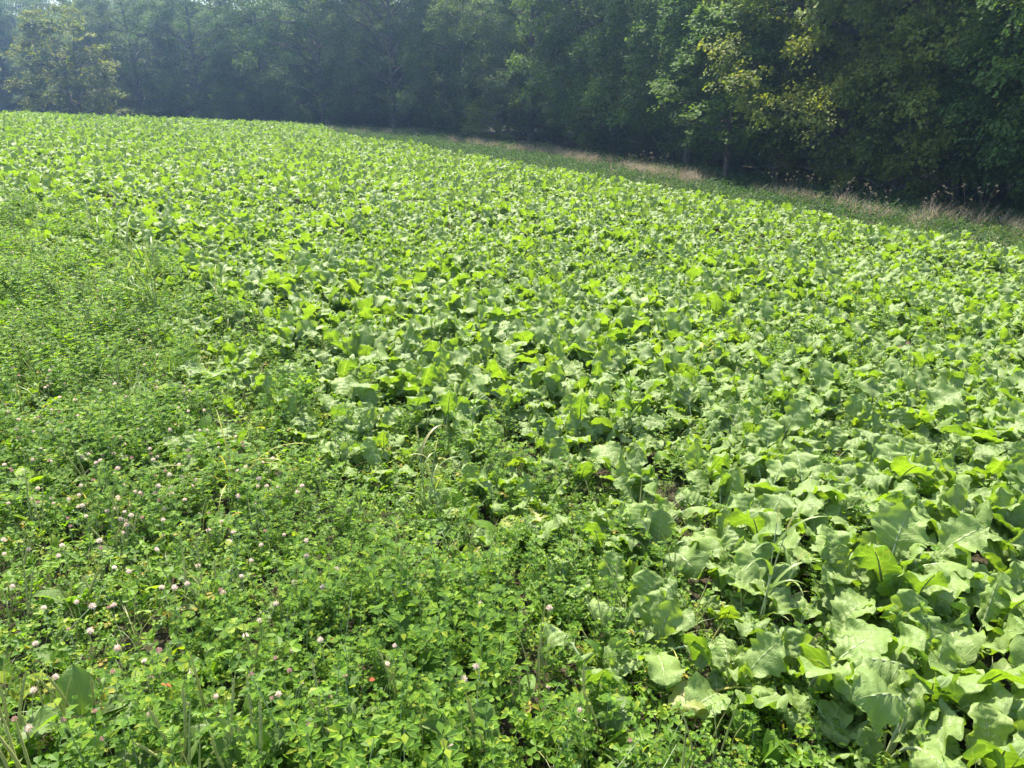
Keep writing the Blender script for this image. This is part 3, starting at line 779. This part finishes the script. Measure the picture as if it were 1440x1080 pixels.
GP('foxtail_grass', 1070, 905, .45, 'tall foxtail grass with grey bent blades inside the near crop', 'grass plant', 2, rng, G3, .15, 4, True, .24, .009, base_blades=4)
GP('foxtail_grass', 1100, 880, .38, 'shorter foxtail grass leaning right inside the near crop', 'grass plant', 1, rng, G3, .4, 3, True, .22, .008)
GP('yellow_grass_tuft', 965, 985, .1, 'tuft of yellow and reddish grass blades in front of the crop', 'grass tuft', 0, rng, Y3, .3, 0, False, .19, .006, base_blades=8)
GP('yellow_grass_tuft', 330, 690, .1, 'tuft of long yellow arching grass blades over the clover', 'grass tuft', 0, rng, Y3, .3, 0, False, .42, .0055, base_blades=9)
GP('yellow_grass_tuft', 322, 672, .12, 'short grass tuft with an orange seed head beside the long yellow blades', 'grass tuft', 1, rng, (M_GY, M_GY, M_RED), .2, 2, True, .15, .006, base_blades=3)
GP('tall_grass', 222, 455, .62, 'dark upright grass stems at the far edge of the clover', 'grass plant', 5, rng, G3, .3, 3, True, .34, .008, base_blades=8)
GP('tall_grass', 196, 435, .6, 'tall grass stem leaning left over the distant clover', 'grass plant', 3, rng, G3, .55, 3, True, .34, .008, base_blades=6)
GP('tall_grass', 312, 455, .5, 'single grass stem leaning among the brassica behind the clover', 'grass plant', 2, rng, G3, .5, 3, True, .28, .008, base_blades=2)
GP('tall_grass', 145, 365, .6, 'thin grass bending at the far clover border', 'grass plant', 3, rng, G3, .5, 3, True, .34, .007, base_blades=3)
GP('maize_seedling', 1236, 348, .42, 'yellow green maize-like seedling with one white blade above the crop edge', 'plant', 1, rng, (M_STALK, M_GR, M_GR), .05, 5, False, .34, .018)
GP('tall_grass', 1040, 500, .34, 'grass with thin seed heads above the middle of the crop', 'grass plant', 3, rng, G3, .3, 2, True, .2, .005)
GP('tall_grass', 700, 330, .5, 'grass stem standing in the middle distance of the crop', 'grass plant', 2, rng, G3, .3, 2, True, .26, .007)
GP('tall_grass', 505, 250, .6, 'thin grass stem far up the crop', 'grass plant', 2, rng, G3, .3, 2, True, .3, .008)
GP('dock_stem', 545, 850, .30, 'single brown seed stem standing beside the sunlit plantain leaf', 'weed', 1, rng, (M_DRY, M_AL, M_SEED), .1, 2, True, .06, .008)
GP('dead_stem', 955, 1010, .16, 'pale broken stem lying in the clover below the lone brassica plant', 'stem', 1, rng, (M_DRY, M_DRY, M_DRY), .3, 0, False, .1, .004)

def flower_weed(px, py, h, label, n, pmat, rng, hr=.007, leaves=6):
    x, y = at(px, py, .02); t = empty('flowering_weed', (x, y, float(ground(x, y)))); tag(t, label, 'weed')
    P = blade_path(rng, h, 1.5, 1.3, rng.uniform(0, 6), 8); b = MB(); tube(b, P, np.linspace(.0035, .0018, 8), 5, 0, .4); obj('stem', b.build('stem', [M_STALK]), t)
    b = MB()
    for q in range(leaves * 4):
        f = rng.uniform(.15, .95); c = np.array([np.interp(f, np.linspace(0, 1, 8), P[:, m]) for m in range(3)])
        blade(b, rng, c, rng.uniform(.05, .11), rng.uniform(.004, .009), rng.uniform(.5, 1.1), rng.uniform(-.6, .4), rng.uniform(0, 6.28), n=5)
    obj('foliage', b.build('foliage', [M_AL]), t)
    fm = floret_head(rng, hr, pmat, .6, 16)
    for q in range(n):
        a = rng.uniform(0, 6.28); d = rng.uniform(.01, .08); c = P[-1] + [d * math.cos(a), d * math.sin(a), rng.uniform(-.08, .02)]
        obj('blossom', fm, t, loc=c, rot=(rng.normal(0, .4), rng.normal(0, .4), 0), scale=rng.uniform(.8, 1.2))
flower_weed(975, 560, .42, 'bushy weed with small pale yellow blossoms in the middle of the crop', 16, M_YF, rng)
flower_weed(1268, 570, .42, 'weed carrying one pink and white flower above the brassica leaves', 2, M_FLP, rng, .014, 3)
flower_weed(1200, 480, .42, 'weed with a few brownish yellow blossoms further back in the crop', 6, M_YF, rng)
flower_weed(885, 620, .40, 'fine leaved green weed bush inside the crop', 0, M_YF, rng, leaves=16)
# red leaves lying low in the clover
def fallen(px, py, label, mat, s):
    x, y = at(px, py, .10); b = MB()
    r_ = np.array([[0, 0, 0], [.35, -.3, .1], [.8, -.25, .05], [1, 0, -.1], [.8, .25, .12], [.35, .3, .1]]) * s
    b.add(r_, [[0, 1, 5], [1, 2, 5], [2, 4, 5], [2, 3, 4]], 0, None, .4)
    o = obj('red_leaf', b.build('red_leaf', [mat]), None, (x, y, float(ground(x, y)) + .115), (.4, -.3, rng.uniform(0, 6)))
    tag(o, label, 'leaf')
fallen(432, 862, 'small orange red leaf beside a white flower in the middle of the clover', M_RED, .035)
fallen(243, 972, 'reddish orange leaf between two white clover flowers', M_RED, .035)
fallen(519, 963, 'bright red leaf low in the clover beside the folded plantain leaf', M_RED, .02)
fallen(464, 910, 'orange brown leaf at the dark patch of the clover', M_RED, .03)

# labels of the flowers and plants that stand closest to a landmark
marks = {(120, 1035): 'plantain leaf standing upright in the near clover', (250, 1120): 'plantain with the most seed spikes', (550, 885): 'sunlit plantain leaf and brown seed stem',
         (670, 1090): 'plantain with long yellowish spikes', (850, 1065): 'plantain with the crinkled grey green leaf', (300, 860): 'plantain with thin spikes in mid clover',
         (432, 862): 'orange red leaf in mid clover', (243, 972): 'reddish orange leaf in the near clover', (519, 963): 'bright red leaf low in the clover',
         (595, 735): 'arching foxtail grass at the clover edge', (330, 690): 'long yellow grass blades', (222, 455): 'dark upright grass stems at the far clover edge'}
used = set()
bpy.context.view_layer.update()
for word, cat_, extra in (('white clover flower', 'flower', 'white'), ('brassica plant', 'brassica plant', 'brassica plants')):
    cand = [o for o in COL.objects if o.get('category') == cat_ and str(o.get('group', '')).startswith(extra)]
    mk = marks if cat_ == 'flower' else {(1070, 905): 'tall grey foxtail grass inside the crop', (1268, 570): 'pink and white weed flower', (975, 560): 'pale yellow blossoms in the crop',
                                         (965, 985): 'yellow and red grass tuft', (595, 735): 'arching foxtail grass at the clover edge', (668, 715): 'bleached drooping leaves at the clover edge'}
    for (px, py), d in mk.items():
        x, y = at(px, py, .02)
        o = min((c for c in cand if c.name not in used), key=lambda c: (c.location.x - x) ** 2 + (c.location.y - y) ** 2)
        if math.hypot(o.location.x - x, o.location.y - y) < .8:
            used.add(o.name); o['label'] = word + ' standing closest to the ' + d

# ------------------------------------------------------------------ verge between crop and wood
def offset_line(poly, d):
    P = np.array(poly); T = np.gradient(P, axis=0); T /= np.linalg.norm(T, axis=1)[:, None]
    return P + np.stack([T[:, 1], -T[:, 0]], -1) * d
rng = np.random.default_rng(61)
def verge_clump(rng):
    b = MB()
    for q in range(46):
        a = rng.uniform(0, 6.28); d = .3 * math.sqrt(rng.uniform()); h = rng.uniform(.05, .26)
        c = np.array([d * math.cos(a), d * math.sin(a), h]); R = np.array(Euler((rng.normal(0, .5), rng.normal(0, .5), rng.uniform(0, 6.28))).to_matrix())
        s = rng.uniform(.035, .07)
        L = np.array([[-.5, 0, 0], [0, -.38, .12], [.6, 0, -.1], [0, .38, .12]]) * s
        b.add(L @ R.T + c, [[0, 1, 2], [0, 2, 3]], 0, None, rng.uniform())
    return b.build('verge_clump', [M_VG], smooth=False)
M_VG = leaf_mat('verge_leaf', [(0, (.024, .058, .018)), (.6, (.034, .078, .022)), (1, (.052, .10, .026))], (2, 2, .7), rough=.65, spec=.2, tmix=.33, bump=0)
VG = [verge_clump(rng) for _ in range(5)]
GV = [grass_clump(rng, 26, .15, .4, .004, M_GR, .12) for _ in range(3)]
X, Y = jitter_grid(-24, 34, -10, 74, .30, rng)
dF = side_of(F_EDGE, X, Y)
k = (dF > -.1) & (dF < 9.5) & (np.abs(X) < 5 + np.maximum(Y, 0) * .8) & ((dF < 5.0) | (rng.uniform(size=X.size) < .5))
X, Y, dF = X[k], Y[k], dF[k]
vid = np.where(rng.uniform(size=X.size) < .82, rng.integers(0, 5, X.size), 5 + rng.integers(0, 3, X.size))
o = scatter('verge_cover', VG + GV, X, Y, rng, tilt=.12, smin=.7, smax=1.3, variants=vid, scl=rng.uniform(.7, 1.2, X.size) * np.where(dF > 5, 1.3, 1.0))
tag(o, 'shaded low green plants between the crop and the wood', 'ground cover', kind='stuff')

# dry grass: a broken drift along the wood edge, plus the clumps that stand apart
DG = [grass_clump(rng, 60, .35, .75, .0035, M_DRY, .10, (.9, -.4)) for _ in range(4)]
dl = [at(px, py, .25) for px, py in [(1285, 305), (1225, 294), (1170, 281), (1120, 270), (1080, 267)]]
def drift(pts, step, jit, rng):
    out = []
    for (x0, y0), (x1, y1) in zip(pts[:-1], pts[1:]):
        L = math.hypot(x1 - x0, y1 - y0); m = max(1, int(L / step))
        for q in range(m): out.append((x0 + (x1 - x0) * (q + rng.uniform()) / m + rng.normal(0, jit), y0 + (y1 - y0) * (q + rng.uniform()) / m + rng.normal(0, jit)))
    return out
d1 = drift([at(1460, 322, .2), at(1400, 312, .2)], .10, .25, rng) + drift([at(990, 250, .3), at(930, 240, .3), at(880, 230, .3), at(763, 210, .3), at(630, 195, .3)], .07, .3, rng) + drift([at(620, 188, .25), at(475, 182, .25)], .18, .4, rng)
d1 = np.array(d1)
d1 = d1[vnoise(d1[:, 0], d1[:, 1], 1.1, .4) + rng.uniform(-.35, .35, len(d1)) > -.55]
o = scatter('dry_grass', DG, d1[:, 0], d1[:, 1], rng, tilt=.2, smin=.45, smax=1.0)
tag(o, 'thin drift of dry buff grass along the foot of the wood', 'dry grass', kind='stuff')
def dry_clump(points, label, hs):
    P = np.array(points); c = P.mean(0); z0 = float(ground(*c)); b = MB()
    for (x, y) in P:
        z = float(ground(x, y))
        for q in range(34):
            blade(b, rng, np.array([x - c[0] + rng.normal(0, .08), y - c[1] + rng.normal(0, .08), z - z0]), rng.uniform(.4, .8) * hs, .0035, rng.uniform(.9, 1.5), rng.uniform(-.8, .6), rng.uniform(0, 6.28), n=5)
    t = empty('dry_grass_clump', (c[0], c[1], z0)); tag(t, label, 'dry grass')
    obj('blades', b.build('blades', [M_DRY]), t)
    b = MB()
    for (x, y) in P[::2]:
        for q in range(3):
            az = rng.uniform(0, 6.28); Pp = blade_path(rng, rng.uniform(.75, 1.1) * hs, 1.5, rng.uniform(.5, 1.2), az, 7) + [x - c[0], y - c[1], float(ground(x, y)) - z0]
            tube(b, Pp, .0022, 3, 0, .5)
            for g in range(14):
                s0 = rng.uniform(0, .14); cc = Pp[-1] + (Pp[-2] - Pp[-1]) * s0 * 2; a = rng.uniform(0, 6.28); d = np.array([math.cos(a), math.sin(a), .4]) * .022
                b.add([cc, cc + d + [0, 0, .006], cc + d * 1.1 - [0, 0, .006]], [[0, 1, 2]], 0, None, rng.uniform())
    obj('seed_stems', b.build('seed_stems', [M_DRY], smooth=False), t)
dry_clump(drift(dl, .16, .22, rng), 'long buff mound of dry grass below the low maple branches', .75)
dry_clump(drift([at(940, 246, .2), at(885, 240, .2)], .12, .25, rng), 'upright tuft of dry grass beside the single pale trunk', .85)
dry_clump(drift([at(1390, 312, .2), at(1310, 302, .2)], .12, .25, rng), 'tall dry grass clump with dark seed stems before the shaded right wood', .95)

# ------------------------------------------------------------------ trees
def profile(h, low, full):
    """crown radius share at height share h"""
    return np.where(h < low, 0, np.clip((h - low) / max(full - low, .01), 0, 1) ** .5) * np.clip((1.02 - h) / .55, 0, 1) ** .55

def make_tree(rng, H, R, low, full, leaf, lw, colour, nspray, spray_len, droop, bark, trunk_r=.16, lump=.3, per=26, stems=1, fine=0.0, flat=.35):
    wood = MB(); crown = MB()
    ph = rng.uniform(0, 6.28, 6)
    axes = []
    for s_ in range(stems):
        n = 14; t = np.linspace(0, 1, n); a0 = rng.uniform(0, 6.28); ln = (.10 if stems == 1 else .28) * rng.uniform(.5, 1.2)
        P = np.stack([np.cos(a0) * ln * H * t ** 1.2 * .5 + .12 * np.sin(t * 5 + ph[0] + s_) * t, np.sin(a0) * ln * H * t ** 1.2 * .5 + .12 * np.cos(t * 4 + ph[1] + s_) * t, t * H * .93 - .15], -1)
        if stems > 1: P[:, :2] += rng.normal(0, .12, 2)
        rr = trunk_r * (1 - t) ** .8 * (1 + .45 * np.exp(-t * 28)) + .012
        tube(wood, P, rr, 9, 0, 0); axes.append(P)
    # limbs
    limbs = []
    nl = 34
    for q in range(nl):
        P = axes[q % stems]; hf = rng.uniform(max(low * .8, .06), .93); c = np.array([np.interp(hf, np.linspace(0, 1, len(P)), P[:, k]) for k in range(3)])
        az = q * 2.4 + rng.normal(0, .3); Rr = R * float(profile(np.array(min(hf + .08, .95)), low, full)) * rng.uniform(.75, 1.0)
        if Rr < .3: Rr = .35 * R
        e0 = rng.uniform(.2, .8); m = 8
        Q = blade_path(rng, Rr * 1.08, e0, e0 - rng.uniform(.3, 1.0) - droop * .4, az, m) + c
        Q[1:] += rng.normal(0, .05, (m - 1, 3))
        r0 = max(.018, .05 * Rr / 2.2)
        tube(wood, Q, np.linspace(r0, .008, m), 5, 0, 0); limbs.append(Q)
        for k in range(4):
            i0 = int(rng.integers(2, m - 1)); az2 = az + rng.uniform(-1.2, 1.2)
            Q2 = blade_path(rng, Rr * rng.uniform(.25, .5), rng.uniform(0, .7), -.3, az2, 5) + Q[i0]
            tube(wood, Q2, np.linspace(.013, .004, 5), 4, 0, 0)
    # leaf clumps through the crown shell, each a dome of sprays with dark hollows between the clumps
    ncl = max(12, int(nspray / 15)); per_c = 15; nspray = ncl * per_c
    hc = np.sort(rng.beta(1.05, 1.35, ncl)) * (1 - low) + low
    ac = (np.arange(ncl) * 2.39996 + rng.normal(0, .35, ncl)) % 6.283
    lumpv = 1 + lump * (np.sin(ac * 2 + hc * 9 + ph[2]) * .5 + np.sin(ac * 3 - hc * 15 + ph[3]) * .4)
    rc = R * profile(hc, low, full) * lumpv * np.where(rng.uniform(size=ncl) < .75, rng.uniform(.72, 1.0, ncl), rng.uniform(.3, .7, ncl))
    ax = axes[0]
    CC = np.stack([rc * np.cos(ac) + np.interp(hc, np.linspace(0, 1, len(ax)), ax[:, 0]), rc * np.sin(ac) + np.interp(hc, np.linspace(0, 1, len(ax)), ax[:, 1]), hc * H], -1)
    cr_ = spray_len * rng.uniform(.45, .95, ncl)
    cid = np.repeat(np.arange(ncl), per_c)
    # directions over each clump: outward and upward half
    dv = rng.normal(0, 1, (nspray, 3)); dv /= np.linalg.norm(dv, axis=1)[:, None]
    outw = np.stack([np.cos(ac), np.sin(ac), 0 * ac], -1)[cid]
    dv = dv + outw * .65 + np.array([0, 0, .45]); dv /= np.linalg.norm(dv, axis=1)[:, None]
    C = CC[cid] + dv * (cr_[cid] * rng.uniform(.35, 1.0, nspray))[:, None] * np.array([1.15, 1.15, .62])
    a2 = np.arctan2(dv[:, 1], dv[:, 0]) + rng.normal(0, .35, nspray)
    el = np.clip(np.arcsin(np.clip(dv[:, 2], -1, 1)) * .45, -.5, .6) + rng.normal(0, .15, nspray) - droop * rng.uniform(.2, 1, nspray)
    az = ac[cid]
    D = np.stack([np.cos(a2) * np.cos(el), np.sin(a2) * np.cos(el), np.sin(el)], -1)
    Ln = spray_len * .62 * rng.uniform(.6, 1.35, nspray)
    SR = (rng.uniform(size=ncl)[cid] * .6 + rng.uniform(0, .4, nspray)) % 1
    s = np.tile((np.arange(per) + .5) / per, (nspray, 1)) + rng.normal(0, .03, (nspray, per))
    lat = rng.uniform(-1, 1, (nspray, per)) * np.sin(np.clip(s, 0, 1) * math.pi * .85 + .25) * .42
    up = rng.normal(0, 1, (nspray, per)) * (.05 + flat * .12)
    Sd = np.stack([-np.sin(a2), np.cos(a2), 0 * a2], -1)
    Up = np.cross(D, Sd)
    Up = np.where(Up[:, 2:3] < 0, -Up, Up)
    P = C[:, None] + D[:, None] * ((s - .4) * Ln[:, None])[..., None] + Sd[:, None] * (lat * Ln[:, None])[..., None] + Up[:, None] * (up * Ln[:, None])[..., None]
    P[..., 2] -= droop * .35 * Ln[:, None] * np.clip(s, 0, 1) ** 2 + .25 * Ln[:, None] * np.abs(lat) ** 1.3
    P = P.reshape(-1, 3); n = len(P)
    # leaf frames
    sg = np.sign(lat).reshape(-1)
    ld = D[:, None] * .7 + Sd[:, None] * (np.sign(lat) * .8)[..., None] + rng.normal(0, .3, (nspray, per, 3)); ld = ld.reshape(-1, 3)
    ld[:, 2] -= .35 + droop * .4; ld /= np.linalg.norm(ld, axis=1)[:, None]
    nn = np.repeat(Up, per, axis=0) + rng.normal(0, .38, (n, 3)); sd = np.cross(nn, ld); sd /= np.linalg.norm(sd, axis=1)[:, None]
    nn = np.cross(ld, sd)
    l = leaf * rng.uniform(.65, 1.3, n)[:, None]; w = l * lw
    A = P; B = P + ld * l * .45 + sd * w + nn * w * .25; Cc = P + ld * l; Dd = P + ld * l * .45 - sd * w + nn * w * .25
    VV = np.stack([A, B, Cc, Dd], 1).reshape(-1, 3); i = np.arange(n) * 4
    F = np.stack([np.stack([i, i + 1, i + 2], -1), np.stack([i, i + 2, i + 3], -1)], 1).reshape(-1, 3)
    rv = np.repeat((np.repeat(SR, per) * .75 + rng.uniform(0, .25, n)) % 1, 2)
    crown.add(VV, F, 0, None, rv)
    # twigs carrying the outer sprays
    for q in range(0, nspray, 9):
        T0 = C[q] - D[q] * Ln[q] * .8; T1 = C[q] + D[q] * Ln[q] * .4
        tube(wood, [T0, (T0 + T1) / 2 + [0, 0, .03], T1], [.009, .006, .003], 3, 0, 0)
    return wood.build('trunk', [bark]), crown.build('crown', [M_TR[colour]], smooth=False)

rng = np.random.default_rng(71)
T_ELM   = make_tree(rng, 11.5, 3.9, .08, .2, .115, .36, 'mid', 2200, 1.2, .30, M_BARK, per=28)
T_OAK   = make_tree(rng, 12.5, 4.2, .08, .22, .10, .42, 'grey', 2200, 1.0, .10, M_BARK, per=28, lump=.35, flat=.8)
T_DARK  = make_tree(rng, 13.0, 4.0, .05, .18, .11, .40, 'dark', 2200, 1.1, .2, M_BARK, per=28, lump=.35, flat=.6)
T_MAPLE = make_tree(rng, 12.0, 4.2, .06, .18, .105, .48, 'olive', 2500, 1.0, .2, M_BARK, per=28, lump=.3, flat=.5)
T_SLIM  = make_tree(rng, 6.4, 2.1, .20, .32, .13, .40, 'mid', 640, .95, .1, M_BARK, per=26, trunk_r=.085)
T_BUSH  = make_tree(rng, 4.6, 2.4, .03, .22, .11, .44, 'olive', 620, .9, .2, M_BARKL, per=24, stems=5, trunk_r=.05, lump=.4)
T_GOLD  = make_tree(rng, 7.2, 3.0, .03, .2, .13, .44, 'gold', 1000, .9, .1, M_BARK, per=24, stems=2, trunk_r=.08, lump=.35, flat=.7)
T_SHRUB = make_tree(rng, 2.4, 1.1, .04, .3, .12, .42, 'mid', 190, .6, .0, M_BARK, per=20, stems=4, trunk_r=.025, flat=.8)
def tree(kind, x, y, sc, label, rz, group=None, name='tree', zs=1.0):
    t = empty(name, (x, y, float(ground(x, y)) - .05), rz); t.scale = (sc, sc, sc * zs)
    tag(t, label, 'shrub' if name == 'shrub' else 'tree', group)
    obj('trunk', kind[0], t); obj('crown', kind[1], t)
    return t
def along(px, py, back=0.0):
    x, y = at(px, py, 0); return x, y
tr = [  # px, distance row y (world), kind, scale, label
    (T_MAPLE, 1185, 26, 1.0, 'tall yellow green maple with drooping branches over the dry grass mound', 0.3),
    (T_MAPLE, 1330, 23.5, .92, 'olive green maple with dark hollow below, behind the tall dry grass clump', 2.2),
    (T_ELM, 1440, 21.5, .90, 'green tree overhanging the right end of the verge', 1.2),
    (T_ELM, 1535, 18.5, .85, 'green tree cut by the right edge of the photo', 4.2),
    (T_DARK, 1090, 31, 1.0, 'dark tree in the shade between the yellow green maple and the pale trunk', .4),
    (T_ELM, 965, 35, 1.0, 'elm with layered feathery branches behind the slim pale trunk', 2.9),
    (T_ELM, 850, 40.5, 1.05, 'elm with drooping sprays above the tuft of dry grass', .9),
    (T_OAK, 745, 46, 1.0, 'grey green tree with lit leaf clumps beside the layered elms', 1.9),
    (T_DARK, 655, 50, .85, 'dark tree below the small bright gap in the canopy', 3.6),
    (T_OAK, 555, 53.5, 1.0, 'rounded grey green oak with broad pale crown at the middle of the wood', 0.2),
    (T_DARK, 455, 58, 1.05, 'dark bluish tree left of the rounded oak', 5.1),
    (T_ELM, 370, 62, 1.1, 'hazy tree with thin pale sprays above the crest of the field', 3.3),
    (T_DARK, 290, 65, 1.1, 'hazy dark tree with low dark foliage at the crest', 2.5),
    (T_OAK, 205, 68, 1.1, 'hazy grey green tree with high lit crown behind the golden one', 4.4),
    (T_OAK, 118, 70, 1.0, 'hazy tree rising directly behind the golden edged small tree', 1.4),
    (T_DARK, 10, 80.0, 1.15, 'far blue tree at the left end of the wood', 2.0),
    (T_OAK, -90, 82.0, 1.2, 'far blue tree cut by the left edge of the photo', .6),
]
for kind, px, yy, sc, lab, rz in tr:
    x = (px - 720) / FPX * (yy * math.cos(PITCH) + 1.5); tree(kind, x, yy, sc, lab, rz, 'trees at the front of the wood', zs=1.35 if yy < 42 else (1.25 if yy < 60 else 1.0))
def X_(px, yy): return (px - 720) / FPX * (yy * math.cos(PITCH) + 1.5)
x, y = at(1019, 256, 0); tree(T_SLIM, x, y, .95, 'slim young tree with a bare pale trunk at the verge', 1.0, name='tree')
tree(T_BUSH, X_(1165, 27), 27, .9, 'low spreading maple bush with several thin stems behind the dry grass mound', .5, name='shrub')
tree(T_BUSH, X_(1255, 23.5), 23.5, .75, 'leaning olive green bush beside the maize-like seedling', 2.5, name='shrub')
tree(T_GOLD, X_(112, 58), 58, 1.25, 'small golden tree lit along its left side on the crest', 1.0, name='tree')
tree(T_SHRUB, X_(33, 50), 50, 1.05, 'little pale green shrub peeping over the crest beside the golden tree', 1.0, name='shrub')
tree(T_SHRUB, X_(150, 54), 54, 1.1, 'small shrub with pale shoots right of the golden tree', 3.0, name='shrub')
tree(T_BUSH, X_(860, 39.5), 39.5, .8, 'bright leafed bush under the layered elms', 1.1, name='shrub')
tree(T_BUSH, X_(700, 47), 47, .8, 'shaded bush at the foot of the grey green tree', 4.1, name='shrub')

# the wood behind: one mass
wx, wy = [], []
trw = np.random.default_rng(81)
front = np.array([(X_(px, yy), yy) for _, px, yy, *_ in tr] )
fo = front[np.argsort(front[:, 0])]
P0 = np.array([(34, -2), (21, 12), (15.5, 20), (12.5, 25.5), (9.8, 31), (7.5, 36), (4.5, 41.5), (1, 46.5), (-3.5, 51), (-9, 55), (-15, 60), (-22, 65), (-32, 71), (-50, 81), (-75, 92), (-100, 98)])
for (x0, y0), (x1, y1) in zip(P0[:-1], P0[1:]):
    L = math.hypot(x1 - x0, y1 - y0); nx, ny = (y1 - y0) / L, -(x1 - x0) / L
    m = max(1, round(L / 4.4))
    for q in range(m):
        f = (q + .5) / m
        for row in (4.5, 9, 15, 22):
            wx.append(x0 + (x1 - x0) * f + nx * row + trw.normal(0, .9)); wy.append(y0 + (y1 - y0) * f + ny * row + trw.normal(0, .9))
wx, wy = np.array(wx), np.array(wy)
wm = []
for kind in (T_DARK, T_ELM, T_OAK):
    wm += [kind[1]]
wn_ = len(wx); wrot = np.stack([trw.normal(0, .03, wn_), trw.normal(0, .03, wn_), trw.uniform(0, 6.28, wn_)], -1); wvid = trw.integers(0, 3, wn_); wsc = trw.uniform(.85, 1.15, wn_)
wd = scatter('distant_wood', wm, wx, wy, trw, rots=wrot, scl=wsc, variants=wvid)
tag(wd, 'mass of dark trees filling the wood behind the front row', 'wood', kind='stuff')
wd2 = scatter('wood_trunks', [T_DARK[0], T_ELM[0], T_OAK[0]], wx, wy, trw, rots=wrot, scl=wsc, variants=wvid)
tag(wd2, 'dim trunks standing deep inside the shaded wood', 'wood', kind='stuff')
# brushwood on the wood's floor
bx, by = [], []
for (x0, y0), (x1, y1) in zip(P0[:-1], P0[1:]):
    L = math.hypot(x1 - x0, y1 - y0); nx, ny = (y1 - y0) / L, -(x1 - x0) / L
    for q in range(max(1, int(L / 1.5))):
        f = trw.uniform(); row = trw.uniform(-.5, 12)
        bx.append(x0 + (x1 - x0) * f + nx * row); by.append(y0 + (y1 - y0) * f + ny * row)
br = scatter('brushwood', [T_SHRUB[1]], np.array(bx), np.array(by), trw, tilt=.1, smin=.6, smax=1.5)
tag(br, 'shaded low brush under the trees', 'brush', kind='stuff')

# ------------------------------------------------------------------ haze
def haze_box():
    b = MB(); x0, x1, y0, y1 = -305, 305, -300, 312; z0 = float(V[:, 2].min()) - 1; z1 = 24
    VV = [(x, y, z) for z in (z0, z1) for y in (y0, y1) for x in (x0, x1)]
    b.add(VV, [[0, 2, 3, 1], [4, 5, 7, 6], [0, 1, 5, 4], [2, 6, 7, 3], [0, 4, 6, 2], [1, 3, 7, 5]])
    m = bpy.data.materials.new('haze_air'); nt, N, L = nodes(m)
    pv = N.new('ShaderNodeVolumePrincipled'); pv.inputs['Color'].default_value = (.40, .62, 1, 1)
    pv.inputs['Density'].default_value = .0019; pv.inputs['Anisotropy'].default_value = .76
    out = N.new('ShaderNodeOutputMaterial'); L.new(pv.outputs[0], out.inputs['Volume'])
    o = obj('haze', b.build('haze', [m], smooth=False)); tag(o, kind='stuff')
    return o
HAZE = True
V = np.stack([GX.ravel(), GY.ravel(), ground(GX.ravel(), GY.ravel())], -1)
if HAZE: haze_box()
